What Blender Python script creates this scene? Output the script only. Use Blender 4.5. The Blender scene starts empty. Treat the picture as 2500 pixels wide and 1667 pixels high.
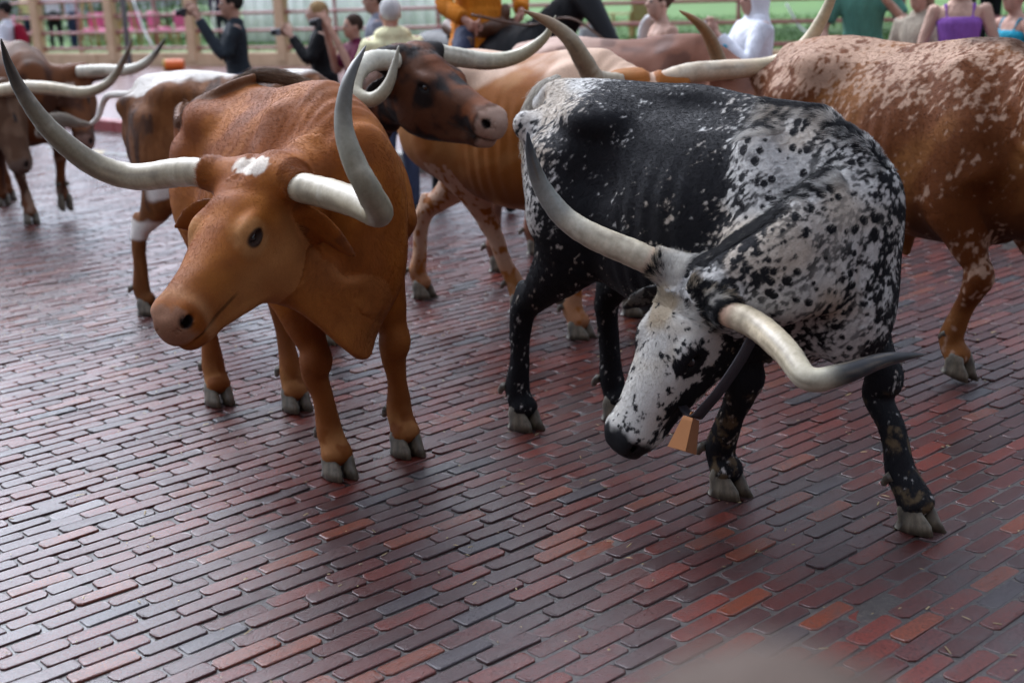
import bpy, math, random
import numpy as np
from mathutils import Vector, Matrix

random.seed(7)
RNG = np.random.default_rng(11)
scene = bpy.context.scene
COL = scene.collection

# ------------------------------------------------------------------ camera
CAM_H, F_PX, CX, CY = 1.9, 3300.0, 1250.0, 833.5
PITCH, ROLL = math.atan(898 / 3300), math.radians(2.4)
_r0 = np.array([1.0, 0, 0]); _u0 = np.array([0, math.sin(PITCH), math.cos(PITCH)])
C_F = np.array([0, math.cos(PITCH), -math.sin(PITCH)])
C_R = _r0 * math.cos(ROLL) - _u0 * math.sin(ROLL)
C_U = _u0 * math.cos(ROLL) + _r0 * math.sin(ROLL)
cam_data = bpy.data.cameras.new('camera'); cam = bpy.data.objects.new('camera', cam_data); COL.objects.link(cam)
cam_data.sensor_width = 36.0; cam_data.lens = 36.0 * F_PX / 2500.0
cam_data.clip_start = 0.05; cam_data.clip_end = 400
cam_data.dof.use_dof = True; cam_data.dof.focus_distance = 4.75; cam_data.dof.aperture_fstop = 2.2
m = Matrix(((C_R[0], C_U[0], -C_F[0], 0), (C_R[1], C_U[1], -C_F[1], 0), (C_R[2], C_U[2], -C_F[2], CAM_H), (0, 0, 0, 1)))
cam.matrix_world = m
scene.camera = cam

# ------------------------------------------------------------------ sky and sun (overcast)
SUN_EL, SUN_AZ = math.radians(46), math.radians(-34)
world = bpy.data.worlds.new('World'); scene.world = world; world.use_nodes = True
wn = world.node_tree; wn.nodes.clear()
sky = wn.nodes.new('ShaderNodeTexSky'); sky.sky_type = 'NISHITA'; sky.sun_disc = False
sky.sun_elevation = SUN_EL; sky.sun_rotation = SUN_AZ; sky.air_density = 1.0; sky.dust_density = 9.0; sky.ozone_density = 2.0
hs = wn.nodes.new('ShaderNodeHueSaturation'); hs.inputs['Saturation'].default_value = 0.18
bg = wn.nodes.new('ShaderNodeBackground'); bg.inputs['Strength'].default_value = 0.12
wo = wn.nodes.new('ShaderNodeOutputWorld')
tn = wn.nodes.new('ShaderNodeMix'); tn.data_type = 'RGBA'; tn.blend_type = 'MULTIPLY'; tn.inputs[0].default_value = 1.0; tn.inputs[7].default_value = (.86, .95, 1.15, 1)   # cool cloud light
wn.links.new(sky.outputs[0], hs.inputs['Color']); wn.links.new(hs.outputs[0], tn.inputs[6]); ad = wn.nodes.new('ShaderNodeMix'); ad.data_type = 'RGBA'; ad.blend_type = 'ADD'; ad.inputs[0].default_value = 1.0; ad.inputs[7].default_value = (1.5, 1.7, 2.1, 1)     # even cloud cover
wn.links.new(tn.outputs[2], ad.inputs[6]); wn.links.new(ad.outputs[2], bg.inputs[0]); wn.links.new(bg.outputs[0], wo.inputs[0])
sun_d = bpy.data.lights.new('sun', 'SUN'); sun_d.energy = 0.8; sun_d.angle = math.radians(40); sun_d.color = (1.0, 0.96, 0.9)
sun = bpy.data.objects.new('sun', sun_d); COL.objects.link(sun)
# the sun stands at azimuth SUN_AZ (sky rotation is measured from +Y towards +X)
sd = Vector((math.sin(SUN_AZ) * math.cos(SUN_EL), math.cos(SUN_AZ) * math.cos(SUN_EL), math.sin(SUN_EL)))
sun.rotation_euler = sd.to_track_quat('Z', 'Y').to_euler(); sun.location = (0, 0, 20)
scene.view_settings.view_transform = 'Standard'; scene.view_settings.look = 'None'
scene.view_settings.exposure = 0.84; scene.view_settings.gamma = 1.0; scene.view_settings.use_curve_mapping = False
scene.cycles.max_bounces = 5; scene.cycles.use_denoising = True

# ------------------------------------------------------------------ measuring helpers
def at(x, y, Y):
    """world point seen at photo pixel (x, y) at forward distance Y"""
    d = C_F + C_R * (x - CX) / F_PX - C_U * (y - CY) / F_PX
    return np.array([0, 0, CAM_H]) + d * (Y / d[1])
def gnd(x, y, z=0.0):
    d = C_F + C_R * (x - CX) / F_PX - C_U * (y - CY) / F_PX
    return np.array([0, 0, CAM_H]) + d * ((z - CAM_H) / d[2])
def V(*a): return np.array(a, float)
def unit(v): v = np.asarray(v, float); return v / (np.linalg.norm(v, axis=-1, keepdims=True) + 1e-12)

# ------------------------------------------------------------------ object helpers
def tag(o, label=None, cat=None, group=None, kind=None):
    if label: o['label'] = label
    if cat: o['category'] = cat
    if group: o['group'] = group
    if kind: o['kind'] = kind
    return o
def empty(name, loc=(0, 0, 0), rz=0.0, label=None, cat=None, group=None):
    o = bpy.data.objects.new(name, None); COL.objects.link(o); o.location = loc; o.rotation_euler = (0, 0, rz)
    o.empty_display_size = 0.1
    return tag(o, label, cat, group)
def mesh_obj(name, verts, faces, mat, parent=None, smooth=True, col=None):
    me = bpy.data.meshes.new(name)
    verts = np.asarray(verts, np.float32)
    if isinstance(faces, np.ndarray):
        k = faces.shape[1]
        me.vertices.add(len(verts)); me.vertices.foreach_set('co', verts.ravel())
        me.loops.add(faces.size); me.loops.foreach_set('vertex_index', faces.ravel().astype(np.int32))
        me.polygons.add(len(faces)); me.polygons.foreach_set('loop_start', np.arange(0, faces.size, k, dtype=np.int32))
        me.update(calc_edges=True)
    else:
        me.from_pydata(verts.tolist(), [], faces); me.update()
    if smooth: me.polygons.foreach_set('use_smooth', np.ones(len(me.polygons), bool))
    if col is not None:
        a = me.color_attributes.new('coat', 'FLOAT_COLOR', 'POINT')
        c4 = np.ones((len(verts), 4), np.float32); c4[:, :3] = col; a.data.foreach_set('color', c4.ravel())
    if mat: me.materials.append(mat)
    o = bpy.data.objects.new(name, me); COL.objects.link(o)
    if parent: o.parent = parent
    return o
class MB:
    """collects simple shapes and links them as one mesh object"""
    def __init__(s): s.v = []; s.f = []
    def add(s, verts, faces):
        n = len(s.v); s.v += [tuple(map(float, p)) for p in verts]; s.f += [tuple(i + n for i in f) for f in faces]; return s
    def box(s, c, size, rot=None, bev=0.0):
        x, y, z = [k / 2 for k in size]
        if bev > 0:
            b = bev; vs = []
            for sx in (-1, 1):
                for sy in (-1, 1):
                    for sz in (-1, 1):
                        vs += [(sx * x, sy * (y - b), sz * (z - b)), (sx * (x - b), sy * y, sz * (z - b)), (sx * (x - b), sy * (y - b), sz * z)]
            import bmesh
            bm = bmesh.new()
            for p in vs: bm.verts.new(p)
            r = bmesh.ops.convex_hull(bm, input=bm.verts); bm.verts.index_update()
            bm.verts.ensure_lookup_table()
            fs = [tuple(v.index for v in f.verts) for f in bm.faces]; vs = [tuple(v.co) for v in bm.verts]; bm.free()
        else:
            vs = [(sx * x, sy * y, sz * z) for sx in (-1, 1) for sy in (-1, 1) for sz in (-1, 1)]
            fs = [(0, 1, 3, 2), (4, 6, 7, 5), (0, 4, 5, 1), (2, 3, 7, 6), (0, 2, 6, 4), (1, 5, 7, 3)]
        R = np.eye(3) if rot is None else np.asarray(rot)
        return s.add([R @ np.array(p) + np.array(c) for p in vs], fs)
    def tube(s, pts, rad, n=10, cap=True):
        v, f = tube_mesh(pts, rad, n, cap); return s.add(v, f)
    def build(s, name, mat, parent=None, smooth=False):
        return mesh_obj(name, s.v, s.f, mat, parent, smooth)
def rotz(a):
    c, s = math.cos(a), math.sin(a); return np.array([[c, -s, 0], [s, c, 0], [0, 0, 1.0]])
def catmull(P, m):
    """resample rows of P with m steps per span"""
    P = np.asarray(P, float); n = len(P)
    if n == 2: m = max(m, 2)
    E = np.vstack([2 * P[0] - P[1], P, 2 * P[-1] - P[-2]])
    out = []
    for i in range(n - 1):
        p0, p1, p2, p3 = E[i], E[i + 1], E[i + 2], E[i + 3]
        for t in np.arange(m) / m:
            out.append(0.5 * ((2 * p1) + (-p0 + p2) * t + (2 * p0 - 5 * p1 + 4 * p2 - p3) * t ** 2 + (-p0 + 3 * p1 - 3 * p2 + p3) * t ** 3))
    out.append(P[-1]); return np.array(out)
def tube_mesh(pts, rad, n=12, cap=True, flat=1.0):
    pts = np.asarray(pts, float); k = len(pts); rad = np.broadcast_to(np.asarray(rad, float), (k,))
    T = unit(np.gradient(pts, axis=0)); ref = V(0, 0, 1) if abs(T[0][2]) < 0.9 else V(1, 0, 0)
    vs, fs = [], []; u = unit(np.cross(T[0], ref))
    for i in range(k):
        u = unit(u - T[i] * (u @ T[i])); w = np.cross(T[i], u)
        for j in range(n):
            a = 2 * math.pi * j / n; vs.append(pts[i] + rad[i] * (math.cos(a) * u + math.sin(a) * w * flat))
    for i in range(k - 1):
        for j in range(n):
            a, b = i * n + j, i * n + (j + 1) % n; fs.append((a, b, b + n, a + n))
    if cap:
        fs.append(tuple(range(n - 1, -1, -1))); fs.append(tuple((k - 1) * n + j for j in range(n)))
    return vs, fs

# ------------------------------------------------------------------ noise in numpy (for coats and bricks)
def _hash(ix, iy, iz, seed):
    h = (ix.astype(np.uint32) * np.uint32(374761393) + iy.astype(np.uint32) * np.uint32(668265263) + iz.astype(np.uint32) * np.uint32(2147483647) + np.uint32(seed * 144665 + 1))
    h = (h ^ (h >> np.uint32(13))) * np.uint32(1274126177); h = h ^ (h >> np.uint32(16)); h = h * np.uint32(2246822519); h ^= h >> np.uint32(15)
    return (h & np.uint32(0xFFFFFF)).astype(np.float32) / np.float32(0xFFFFFF)
def vnoise(P, scale=1.0, seed=0):
    """smooth value noise in 0..1, P is (n,3)"""
    Q = np.asarray(P, np.float32) * np.float32(scale) + np.float32(1000.0); I = np.floor(Q); Fr = Q - I; I = I.astype(np.int64)
    W = Fr * Fr * (3 - 2 * Fr); out = 0
    for dx in (0, 1):
        for dy in (0, 1):
            for dz in (0, 1):
                w = (W[:, 0] if dx else 1 - W[:, 0]) * (W[:, 1] if dy else 1 - W[:, 1]) * (W[:, 2] if dz else 1 - W[:, 2])
                out = out + w * _hash(I[:, 0] + dx, I[:, 1] + dy, I[:, 2] + dz, seed)
    return out
def fbm(P, scale, octs=3, seed=0, gain=0.5):
    P = np.asarray(P, np.float32); a, s, t = 1.0, 0.0, 0
    for k in range(octs): t = t + a * vnoise(P, scale * 2 ** k, seed + 17 * k); s += a; a *= gain
    return t / s
def worley(P, scale, seed=0):
    """distance to the nearest jittered cell point, and that cell's random number"""
    Q = np.asarray(P, np.float32) * np.float32(scale) + np.float32(500); I = np.floor(Q).astype(np.int64); best = np.full(len(Q), 9.0, np.float32); rnd = np.zeros(len(Q), np.float32)
    for dx in (-1, 0, 1):
        for dy in (-1, 0, 1):
            for dz in (-1, 0, 1):
                a, b, c = I[:, 0] + dx, I[:, 1] + dy, I[:, 2] + dz
                f = np.stack([a + _hash(a, b, c, seed), b + _hash(a, b, c, seed + 1), c + _hash(a, b, c, seed + 2)], 1)
                d = np.sqrt(((Q - f) ** 2).sum(1)).astype(np.float32); m_ = d < best; best[m_] = d[m_]; rnd[m_] = _hash(a, b, c, seed + 3)[m_]
    return best, rnd
def sstep(a, b, x):
    t = np.clip((x - a) / (b - a), 0, 1); return t * t * (3 - 2 * t)
def lerpc(A, B, w):
    return A * (1 - w[:, None]) + np.asarray(B) * w[:, None]
# ------------------------------------------------------------------ sculpting: smooth unions of lofts, meshed with surface nets
class Loft:
    """stations: (x, y, z, half_width, half_up, half_down); up = reference direction of the sections"""
    def __init__(s, st, up=(0, 0, 1), k=0.05, m=5, p=2.0, taper=0.0, tag=0, cap=0.8, neg=False, grp=0):
        R = catmull(np.array(st, float), m); s.pos = R[:, :3]; s.dim = np.maximum(R[:, 3:6], 0.003)
        T = unit(np.gradient(s.pos, axis=0)); U = np.broadcast_to(np.asarray(up, float), T.shape)
        S = unit(np.cross(U, T)); U = np.cross(T, S)
        s.T, s.S, s.U = T, S, U; s.k, s.p, s.taper, s.tag, s.cap, s.neg, s.grp = k, p, taper, tag, cap, neg, grp
        mx = s.dim.max(1, keepdims=True) * 1.05
        s.lo = (s.pos - mx).min(0); s.hi = (s.pos + mx).max(0)
        L = np.linalg.norm(np.diff(s.pos, axis=0), axis=1); s.arc = np.concatenate([[0], np.cumsum(L)]); s.arc /= s.arc[-1]
    def ev(s, P):
        P = P.astype(np.float32); X = s.pos.astype(np.float32); ab = X[1:] - X[:-1]; L2 = (ab ** 2).sum(1)
        # nearest node first, then the better of its two segments
        d2 = (P ** 2).sum(1)[:, None] - 2 * P @ X.T + (X ** 2).sum(1)[None]
        k = d2.argmin(1); ns = len(ab); best = None
        for i in (np.clip(k - 1, 0, ns - 1), np.clip(k, 0, ns - 1)):
            q = P - X[i]; t = np.clip((q * ab[i]).sum(1) / L2[i], 0, 1); d = ((q - t[:, None] * ab[i]) ** 2).sum(1)
            if best is None: best, bi, bt = d, i, t
            else: m_ = d < best; bi = np.where(m_, i, bi); bt = np.where(m_, t, bt)
        j = bi + 1; w = bt[:, None]
        c = s.pos[bi] * (1 - w) + s.pos[j] * w; D = s.dim[bi] * (1 - w) + s.dim[j] * w
        T = s.T[bi] * (1 - w) + s.T[j] * w; S = s.S[bi] * (1 - w) + s.S[j] * w; U = s.U[bi] * (1 - w) + s.U[j] * w
        o = P - c; x = (o * S).sum(1); z = (o * U).sum(1); y = (o * T).sum(1)
        h = np.where(z > 0, D[:, 1], D[:, 2]); ww = D[:, 0]
        if s.taper: ww = ww * np.clip(1 + s.taper * z / h, 0.3, 2)
        cp = s.cap * np.minimum(ww, (D[:, 1] + D[:, 2]) / 2)
        r = (np.abs(x / ww) ** s.p + np.abs(z / h) ** s.p + np.abs(y / cp) ** s.p) ** (1 / s.p)
        ln = np.sqrt((o ** 2).sum(1)); r = np.maximum(r, 1e-4)
        d = np.where(r > 1e-3, ln * (1 - 1 / r), -np.minimum(ww, h))
        return d, s.arc[bi] * (1 - bt) + s.arc[j] * bt
class Ell:
    def __init__(s, c, rad, axes=None, k=0.04, tag=0, neg=False, grp=0):
        s.c = np.asarray(c, float); s.r = np.asarray(rad, float) * np.ones(3); s.A = np.eye(3) if axes is None else np.asarray(axes, float)
        s.k, s.tag, s.neg, s.grp = k, tag, neg, grp; mx = s.r.max() * 1.05; s.lo = s.c - mx; s.hi = s.c + mx
    def ev(s, P):
        o = P - s.c; q = o @ s.A.T; r = np.sqrt(((q / s.r) ** 2).sum(1)); ln = np.sqrt((o ** 2).sum(1)); r = np.maximum(r, 1e-4)
        return np.where(r > 1e-3, ln * (1 - 1 / r), -s.r.min()), np.full(len(P), 0.5)
def sdf(prims, P, want=False):
    n = len(P); D = np.full(n, 1.0)
    if want: tagv = np.full(n, -1, int); par = np.zeros(n); bestd = np.full(n, 1e9)
    groups = {}
    for p in prims:
        mg = 0.06 + p.k
        l_, u_ = p.lo - mg, p.hi + mg
        m_ = np.where((P[:, 0] > l_[0]) & (P[:, 0] < u_[0]))[0]
        if not len(m_): continue
        Q = P[m_]; m_ = m_[(Q[:, 1] > l_[1]) & (Q[:, 1] < u_[1]) & (Q[:, 2] > l_[2]) & (Q[:, 2] < u_[2])]
        if not len(m_): continue
        d, t = p.ev(P[m_]); cur = D[m_]; k = p.k
        if p.neg:
            h = np.maximum(k - np.abs(cur + d), 0) / k; D[m_] = np.maximum(cur, -d) + h * h * k / 4
        else:
            h = np.maximum(k - np.abs(cur - d), 0) / k; D[m_] = np.minimum(cur, d) - h * h * k / 4
            if want:
                idx = m_; b = d < bestd[idx]; ii = idx[b]; bestd[ii] = d[b]; tagv[ii] = p.tag; par[ii] = t[b]
    if want: return D, tagv, par
    return D
def sdf_blocks(prims, C, half, off):
    """distances on blocks of points: C block centres, off point offsets inside a block"""
    D = np.full((len(C), len(off)), 1.0, np.float32); off = off.astype(np.float32)
    for p in prims:
        mg = p.k + half * 1.6 + .012
        bi = np.where(np.all((C > p.lo - mg) & (C < p.hi + mg), axis=1))[0]
        for c in range(0, len(bi), 2500):
            b_ = bi[c:c + 2500]; P = (C[b_, None, :].astype(np.float32) + off[None]).reshape(-1, 3)
            d = p.ev(P)[0].reshape(len(b_), -1).astype(np.float32); cur = D[b_]; k = p.k
            if p.neg: h = np.maximum(k - np.abs(cur + d), 0) / k; D[b_] = np.maximum(cur, -d) + h * h * k / 4
            else: h = np.maximum(k - np.abs(cur - d), 0) / k; D[b_] = np.minimum(cur, d) - h * h * k / 4
    return D
def mesh_sdf(prims, h, proj=2):
    lo = np.min([p.lo for p in prims if not p.neg], axis=0) - 3 * h; hi = np.max([p.hi for p in prims if not p.neg], axis=0) + 3 * h
    B = 4
    nb = np.ceil((hi - lo) / (h * B)).astype(int) + 1
    gx = [lo[i] + (np.arange(nb[i]) + 0.5) * B * h for i in range(3)]
    G = np.stack(np.meshgrid(*gx, indexing='ij'), -1).reshape(-1, 3)
    # coarse blocks of 4 x 4 x 4 block centres keep the culling cheap
    dc = sdf(prims, G)
    near = np.abs(dc) < B * h * 1.15
    vol = np.repeat(np.repeat(np.repeat(np.sign(dc).reshape(nb).astype(np.float32), B, 0), B, 1), B, 2) * 0.5
    bi = np.argwhere(near.reshape(nb))
    off = np.stack(np.meshgrid(*[np.arange(B)] * 3, indexing='ij'), -1).reshape(-1, 3)
    D = sdf_blocks(prims, lo + (bi + .5) * B * h, B * h / 2, (off + .5 - B / 2) * h)
    idx = (bi[:, None, :] * B + off[None]).reshape(-1, 3); vol[idx[:, 0], idx[:, 1], idx[:, 2]] = D.ravel()
    S = vol < 0
    c000 = S[:-1, :-1, :-1]; cnt = np.zeros(c000.shape, np.int8)
    for dx in (0, 1):
        for dy in (0, 1):
            for dz in (0, 1): cnt += S[dx:S.shape[0] - 1 + dx, dy:S.shape[1] - 1 + dy, dz:S.shape[2] - 1 + dz]
    act = (cnt > 0) & (cnt < 8); cells = np.argwhere(act)
    vid = np.full(act.shape, -1, np.int32); vid[cells[:, 0], cells[:, 1], cells[:, 2]] = np.arange(len(cells))
    acc = np.zeros((len(cells), 3)); num = np.zeros(len(cells))
    corners = [np.array((a, b, c)) for a in (0, 1) for b in (0, 1) for c in (0, 1)]
    cv = {tuple(k): vol[cells[:, 0] + k[0], cells[:, 1] + k[1], cells[:, 2] + k[2]] for k in corners}
    for k in corners:
        for ax in range(3):
            if k[ax] == 0:
                k2 = k.copy(); k2[ax] = 1; a, b = cv[tuple(k)], cv[tuple(k2)]
                m_ = (a < 0) != (b < 0); t = np.where(m_, a / np.where(m_, a - b, 1), 0)
                pt = k[None, :] + (k2 - k)[None, :] * t[:, None]; acc[m_] += pt[m_]; num[m_] += 1
    verts = lo + (cells + acc / num[:, None] + 0.5) * h
    quads = []
    for ax in range(3):
        a = S; sl0 = [slice(1, -1)] * 3; sl1 = [slice(1, -1)] * 3
        sl0[ax] = slice(0, -1); sl1[ax] = slice(1, None)
        A, Bv = S[tuple(sl0)], S[tuple(sl1)]
        e = np.argwhere(A != Bv)
        if not len(e): continue
        inside = A[e[:, 0], e[:, 1], e[:, 2]]
        o = e.copy(); u, w = (ax + 1) % 3, (ax + 2) % 3
        o[:, u] += 1; o[:, w] += 1
        def g(du, dw):
            q = o.copy(); q[:, u] -= du; q[:, w] -= dw; return vid[q[:, 0], q[:, 1], q[:, 2]]
        Q = np.stack([g(1, 1), g(0, 1), g(0, 0), g(1, 0)], 1)
        Q[~inside] = Q[~inside][:, ::-1]; quads.append(Q)
    quads = np.vstack(quads); quads = quads[(quads >= 0).all(1)]
    for _ in range(proj):
        n = vnormals(verts, quads); D0 = np.clip(sdf(prims, verts), -.7 * h, .7 * h); verts = verts - D0[:, None] * n
    return verts, quads
def relax(v, q, it=1, lam=0.5):
    for _ in range(it):
        s = np.zeros_like(v); n = np.zeros(len(v))
        for a, b in ((0, 1), (1, 2), (2, 3), (3, 0)):
            np.add.at(s, q[:, a], v[q[:, b]]); np.add.at(s, q[:, b], v[q[:, a]]); np.add.at(n, q[:, a], 1); np.add.at(n, q[:, b], 1)
        v = v + lam * (s / np.maximum(n, 1)[:, None] - v)
    return v
def subdiv(v, q):
    """split each quad in four (linear)"""
    e = np.sort(np.vstack([q[:, [0, 1]], q[:, [1, 2]], q[:, [2, 3]], q[:, [3, 0]]]), 1)
    key = e[:, 0].astype(np.int64) * len(v) + e[:, 1]; uk, inv = np.unique(key, return_inverse=True)
    ev = np.stack([uk // len(v), uk % len(v)], 1); n, nq = len(v), len(q)
    V2 = np.vstack([v, v[ev].mean(1), v[q].mean(1)])
    E = (n + inv).reshape(4, nq).T; Fc = n + len(uk) + np.arange(nq)
    Q2 = np.vstack([np.stack([q[:, 0], E[:, 0], Fc, E[:, 3]], 1), np.stack([E[:, 0], q[:, 1], E[:, 1], Fc], 1),
                    np.stack([Fc, E[:, 1], q[:, 2], E[:, 2]], 1), np.stack([E[:, 3], Fc, E[:, 2], q[:, 3]], 1)])
    return V2, Q2
def vnormals(v, q):
    a = v[q[:, 2]] - v[q[:, 0]]; b = v[q[:, 3]] - v[q[:, 1]]; f = np.cross(a, b); n = np.zeros_like(v)
    for i in range(4): np.add.at(n, q[:, i], f)
    return unit(n)
# ------------------------------------------------------------------ materials
MAT = {}
def new_mat(name, base=(.5, .5, .5), rough=.6, spec=.5, metal=0.0, coat=0.0, sheen=0.0):
    mt = bpy.data.materials.new(name); mt.use_nodes = True; nt = mt.node_tree; b = nt.nodes['Principled BSDF']
    b.inputs['Base Color'].default_value = (*base, 1); b.inputs['Roughness'].default_value = rough
    b.inputs['Specular IOR Level'].default_value = spec; b.inputs['Metallic'].default_value = metal
    b.inputs['Coat Weight'].default_value = coat; b.inputs['Sheen Weight'].default_value = sheen
    MAT[name] = mt; return mt, nt, b
def nd(nt, t, **k):
    n = nt.nodes.new(t)
    for a, v in k.items():
        if a in n.inputs: n.inputs[a].default_value = v
        else: setattr(n, a, v)
    return n
def bump(nt, b, height, strength=.3, dist=.005):
    n = nd(nt, 'ShaderNodeBump', Strength=strength, Distance=dist); nt.links.new(height, n.inputs['Height']); nt.links.new(n.outputs[0], b.inputs['Normal']); return n
def noise(nt, scale, detail=3, rough=.5, vec=None, dist=0.0):
    n = nd(nt, 'ShaderNodeTexNoise', Scale=scale, Detail=detail, Roughness=rough, Distortion=dist)
    if vec is not None: nt.links.new(vec, n.inputs['Vector'])
    return n
def objco(nt, scale=(1, 1, 1), rot=(0, 0, 0)):
    t = nd(nt, 'ShaderNodeTexCoord'); mp = nd(nt, 'ShaderNodeMapping'); mp.inputs['Scale'].default_value = scale; mp.inputs['Rotation'].default_value = rot
    nt.links.new(t.outputs['Object'], mp.inputs['Vector']); return mp.outputs[0]
def ramp(nt, src, stops):
    r = nd(nt, 'ShaderNodeValToRGB'); e = r.color_ramp.elements
    while len(e) < len(stops): e.new(0.5)
    for i, (p, c) in enumerate(stops): e[i].position = p; e[i].color = (*c, 1) if len(c) == 3 else c
    nt.links.new(src, r.inputs['Fac']); return r.outputs[0]
def mixc(nt, fac, a, b, mode='MIX'):
    n = nd(nt, 'ShaderNodeMix', data_type='RGBA', blend_type=mode)
    for s, k in ((fac, 0), (a, 6), (b, 7)):
        if hasattr(s, 'links') or hasattr(s, 'is_linked'): nt.links.new(s, n.inputs[k])
        elif k == 0: n.inputs[0].default_value = s
        else: n.inputs[k].default_value = (*s, 1)
    return n.outputs[2]
# cattle coat: colour painted on the animal, fine streaky hair relief, damp sheen
mt, nt, b = new_mat('coat', rough=.6, spec=.14)
ac = nd(nt, 'ShaderNodeAttribute', attribute_name='coat')
n1 = noise(nt, 260, 2, .6, objco(nt, (.25, .8, 1), (0, .6, 0)))
n2 = noise(nt, 40, 3, .6, objco(nt, (.35, .8, 1), (0, .6, 0)))
c1 = mixc(nt, 1.0, ac.outputs['Color'], ramp(nt, n1.outputs[0], [(.25, (.82, .82, .82)), (.75, (1.14, 1.14, 1.14))]), 'MULTIPLY')
nt.links.new(c1, b.inputs['Base Color'])
bump(nt, b, n1.outputs[0], .04, .002)
rr = nd(nt, 'ShaderNodeMapRange'); nt.links.new(n2.outputs[0], rr.inputs[0]); rr.inputs[3].default_value = .55; rr.inputs[4].default_value = .75; nt.links.new(rr.outputs[0], b.inputs['Roughness'])
# horn
mt, nt, b = new_mat('horn', rough=.42, spec=.42)
ac = nd(nt, 'ShaderNodeAttribute', attribute_name='coat'); nz = noise(nt, 70, 4, .6, objco(nt))
c1 = mixc(nt, 1.0, ac.outputs['Color'], ramp(nt, nz.outputs[0], [(.3, (.86, .85, .82)), (.7, (1.1, 1.1, 1.1))]), 'MULTIPLY'); nt.links.new(c1, b.inputs['Base Color'])
bump(nt, b, nz.outputs[0], .12, .003)
# hoof
mt, nt, b = new_mat('hoof', rough=.5)
nz = noise(nt, 30, 4, .65, objco(nt, (1, 1, .35)))
nt.links.new(ramp(nt, nz.outputs[0], [(.3, (.035, .029, .021)), (.5, (.105, .088, .060)), (.72, (.21, .18, .125))]), b.inputs['Base Color']); bump(nt, b, nz.outputs[0], .4, .004)
new_mat('eye', (.012, .008, .006), rough=.06, spec=.6, coat=.6)

mt, nt, b = new_mat('fur', rough=.45, spec=.16)
ac = nd(nt, 'ShaderNodeAttribute', attribute_name='coat'); nt.links.new(ac.outputs['Color'], b.inputs['Base Color'])
# wet brick: colour per brick, glossy film that varies from place to place
mt, nt, b = new_mat('brick', rough=.25, spec=.5)
ac = nd(nt, 'ShaderNodeAttribute', attribute_name='coat')
gc = nd(nt, 'ShaderNodeNewGeometry')
na = noise(nt, 9, 4, .6, gc.outputs['Position']); nb_ = noise(nt, 95, 4, .65, gc.outputs['Position']); nc_ = noise(nt, 420, 2, .6, gc.outputs['Position']); nl = noise(nt, .7, 3, .55, gc.outputs['Position'])
c1 = mixc(nt, 1.0, ac.outputs['Color'], ramp(nt, nb_.outputs[0], [(.3, (.55, .55, .58)), (.7, (1.35, 1.3, 1.25))]), 'MULTIPLY')
c2 = mixc(nt, ramp(nt, na.outputs[0], [(.52, (0, 0, 0)), (.75, (.6, .6, .6))]), c1, (.045, .036, .034)); nt.links.new(c2, b.inputs['Base Color'])
md = nd(nt, 'ShaderNodeMath', operation='MULTIPLY_ADD'); nt.links.new(nl.outputs[0], md.inputs[0]); md.inputs[1].default_value = .40; md.inputs[2].default_value = -.155
md2 = nd(nt, 'ShaderNodeMath', operation='MULTIPLY_ADD'); nt.links.new(nb_.outputs[0], md2.inputs[0]); md2.inputs[1].default_value = .14; nt.links.new(md.outputs[0], md2.inputs[2]); nt.links.new(md2.outputs[0], b.inputs['Roughness'])
hm = nd(nt, 'ShaderNodeMath', operation='MULTIPLY_ADD'); nt.links.new(nb_.outputs[0], hm.inputs[0]); hm.inputs[1].default_value = 1.0; nt.links.new(nc_.outputs[0], hm.inputs[2])
bump(nt, b, hm.outputs[0], .50, .0024)
# joint bed
mt, nt, b = new_mat('mortar', rough=.45)
gc = nd(nt, 'ShaderNodeNewGeometry'); na = noise(nt, 120, 4, .7, gc.outputs['Position']); nb_ = noise(nt, 1.4, 3, .6, gc.outputs['Position'])
c1 = ramp(nt, na.outputs[0], [(.35, (.018, .015, .014)), (.58, (.050, .042, .038)), (.72, (.16, .13, .095))]); nt.links.new(c1, b.inputs['Base Color'])
rr = nd(nt, 'ShaderNodeMapRange'); nt.links.new(nb_.outputs[0], rr.inputs[0]); rr.inputs[1].default_value = .35; rr.inputs[2].default_value = .65; rr.inputs[3].default_value = .12; rr.inputs[4].default_value = .6; nt.links.new(rr.outputs[0], b.inputs['Roughness'])
bump(nt, b, na.outputs[0], .5, .004)
# wet paved walk
mt, nt, b = new_mat('walk', rough=.25)
gc = nd(nt, 'ShaderNodeNewGeometry'); na = noise(nt, 3, 4, .6, gc.outputs['Position'])
nt.links.new(ramp(nt, na.outputs[0], [(.3, (.11, .045, .042)), (.7, (.19, .085, .075))]), b.inputs['Base Color']); bump(nt, b, na.outputs[0], .2, .01)
mt, nt, b = new_mat('concrete', rough=.6)
nz = noise(nt, 12, 4, .6, objco(nt)); nt.links.new(ramp(nt, nz.outputs[0], [(.3, (.18, .17, .155)), (.7, (.30, .28, .25))]), b.inputs['Base Color']); bump(nt, b, nz.outputs[0], .3, .006)
mt, nt, b = new_mat('red_kerb', rough=.5)
nz = noise(nt, 8, 4, .6, objco(nt)); nt.links.new(ramp(nt, nz.outputs[0], [(.3, (.22, .03, .03)), (.7, (.32, .05, .05))]), b.inputs['Base Color'])
mt, nt, b = new_mat('cream', rough=.7)
nz = noise(nt, 4, 5, .6, objco(nt)); nt.links.new(ramp(nt, nz.outputs[0], [(.3, (.50, .34, .20)), (.7, (.66, .47, .29))]), b.inputs['Base Color']); bump(nt, b, nz.outputs[0], .2, .01)
new_mat('rail_red', (.34, .13, .12), .5)
new_mat('grey_paint', (.16, .18, .20), .5)
new_mat('black_rubber', (.02, .02, .02), .5); new_mat('yellow_paint', (.62, .42, .06), .5); new_mat('orange', (.75, .14, .015), .5)
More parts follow.
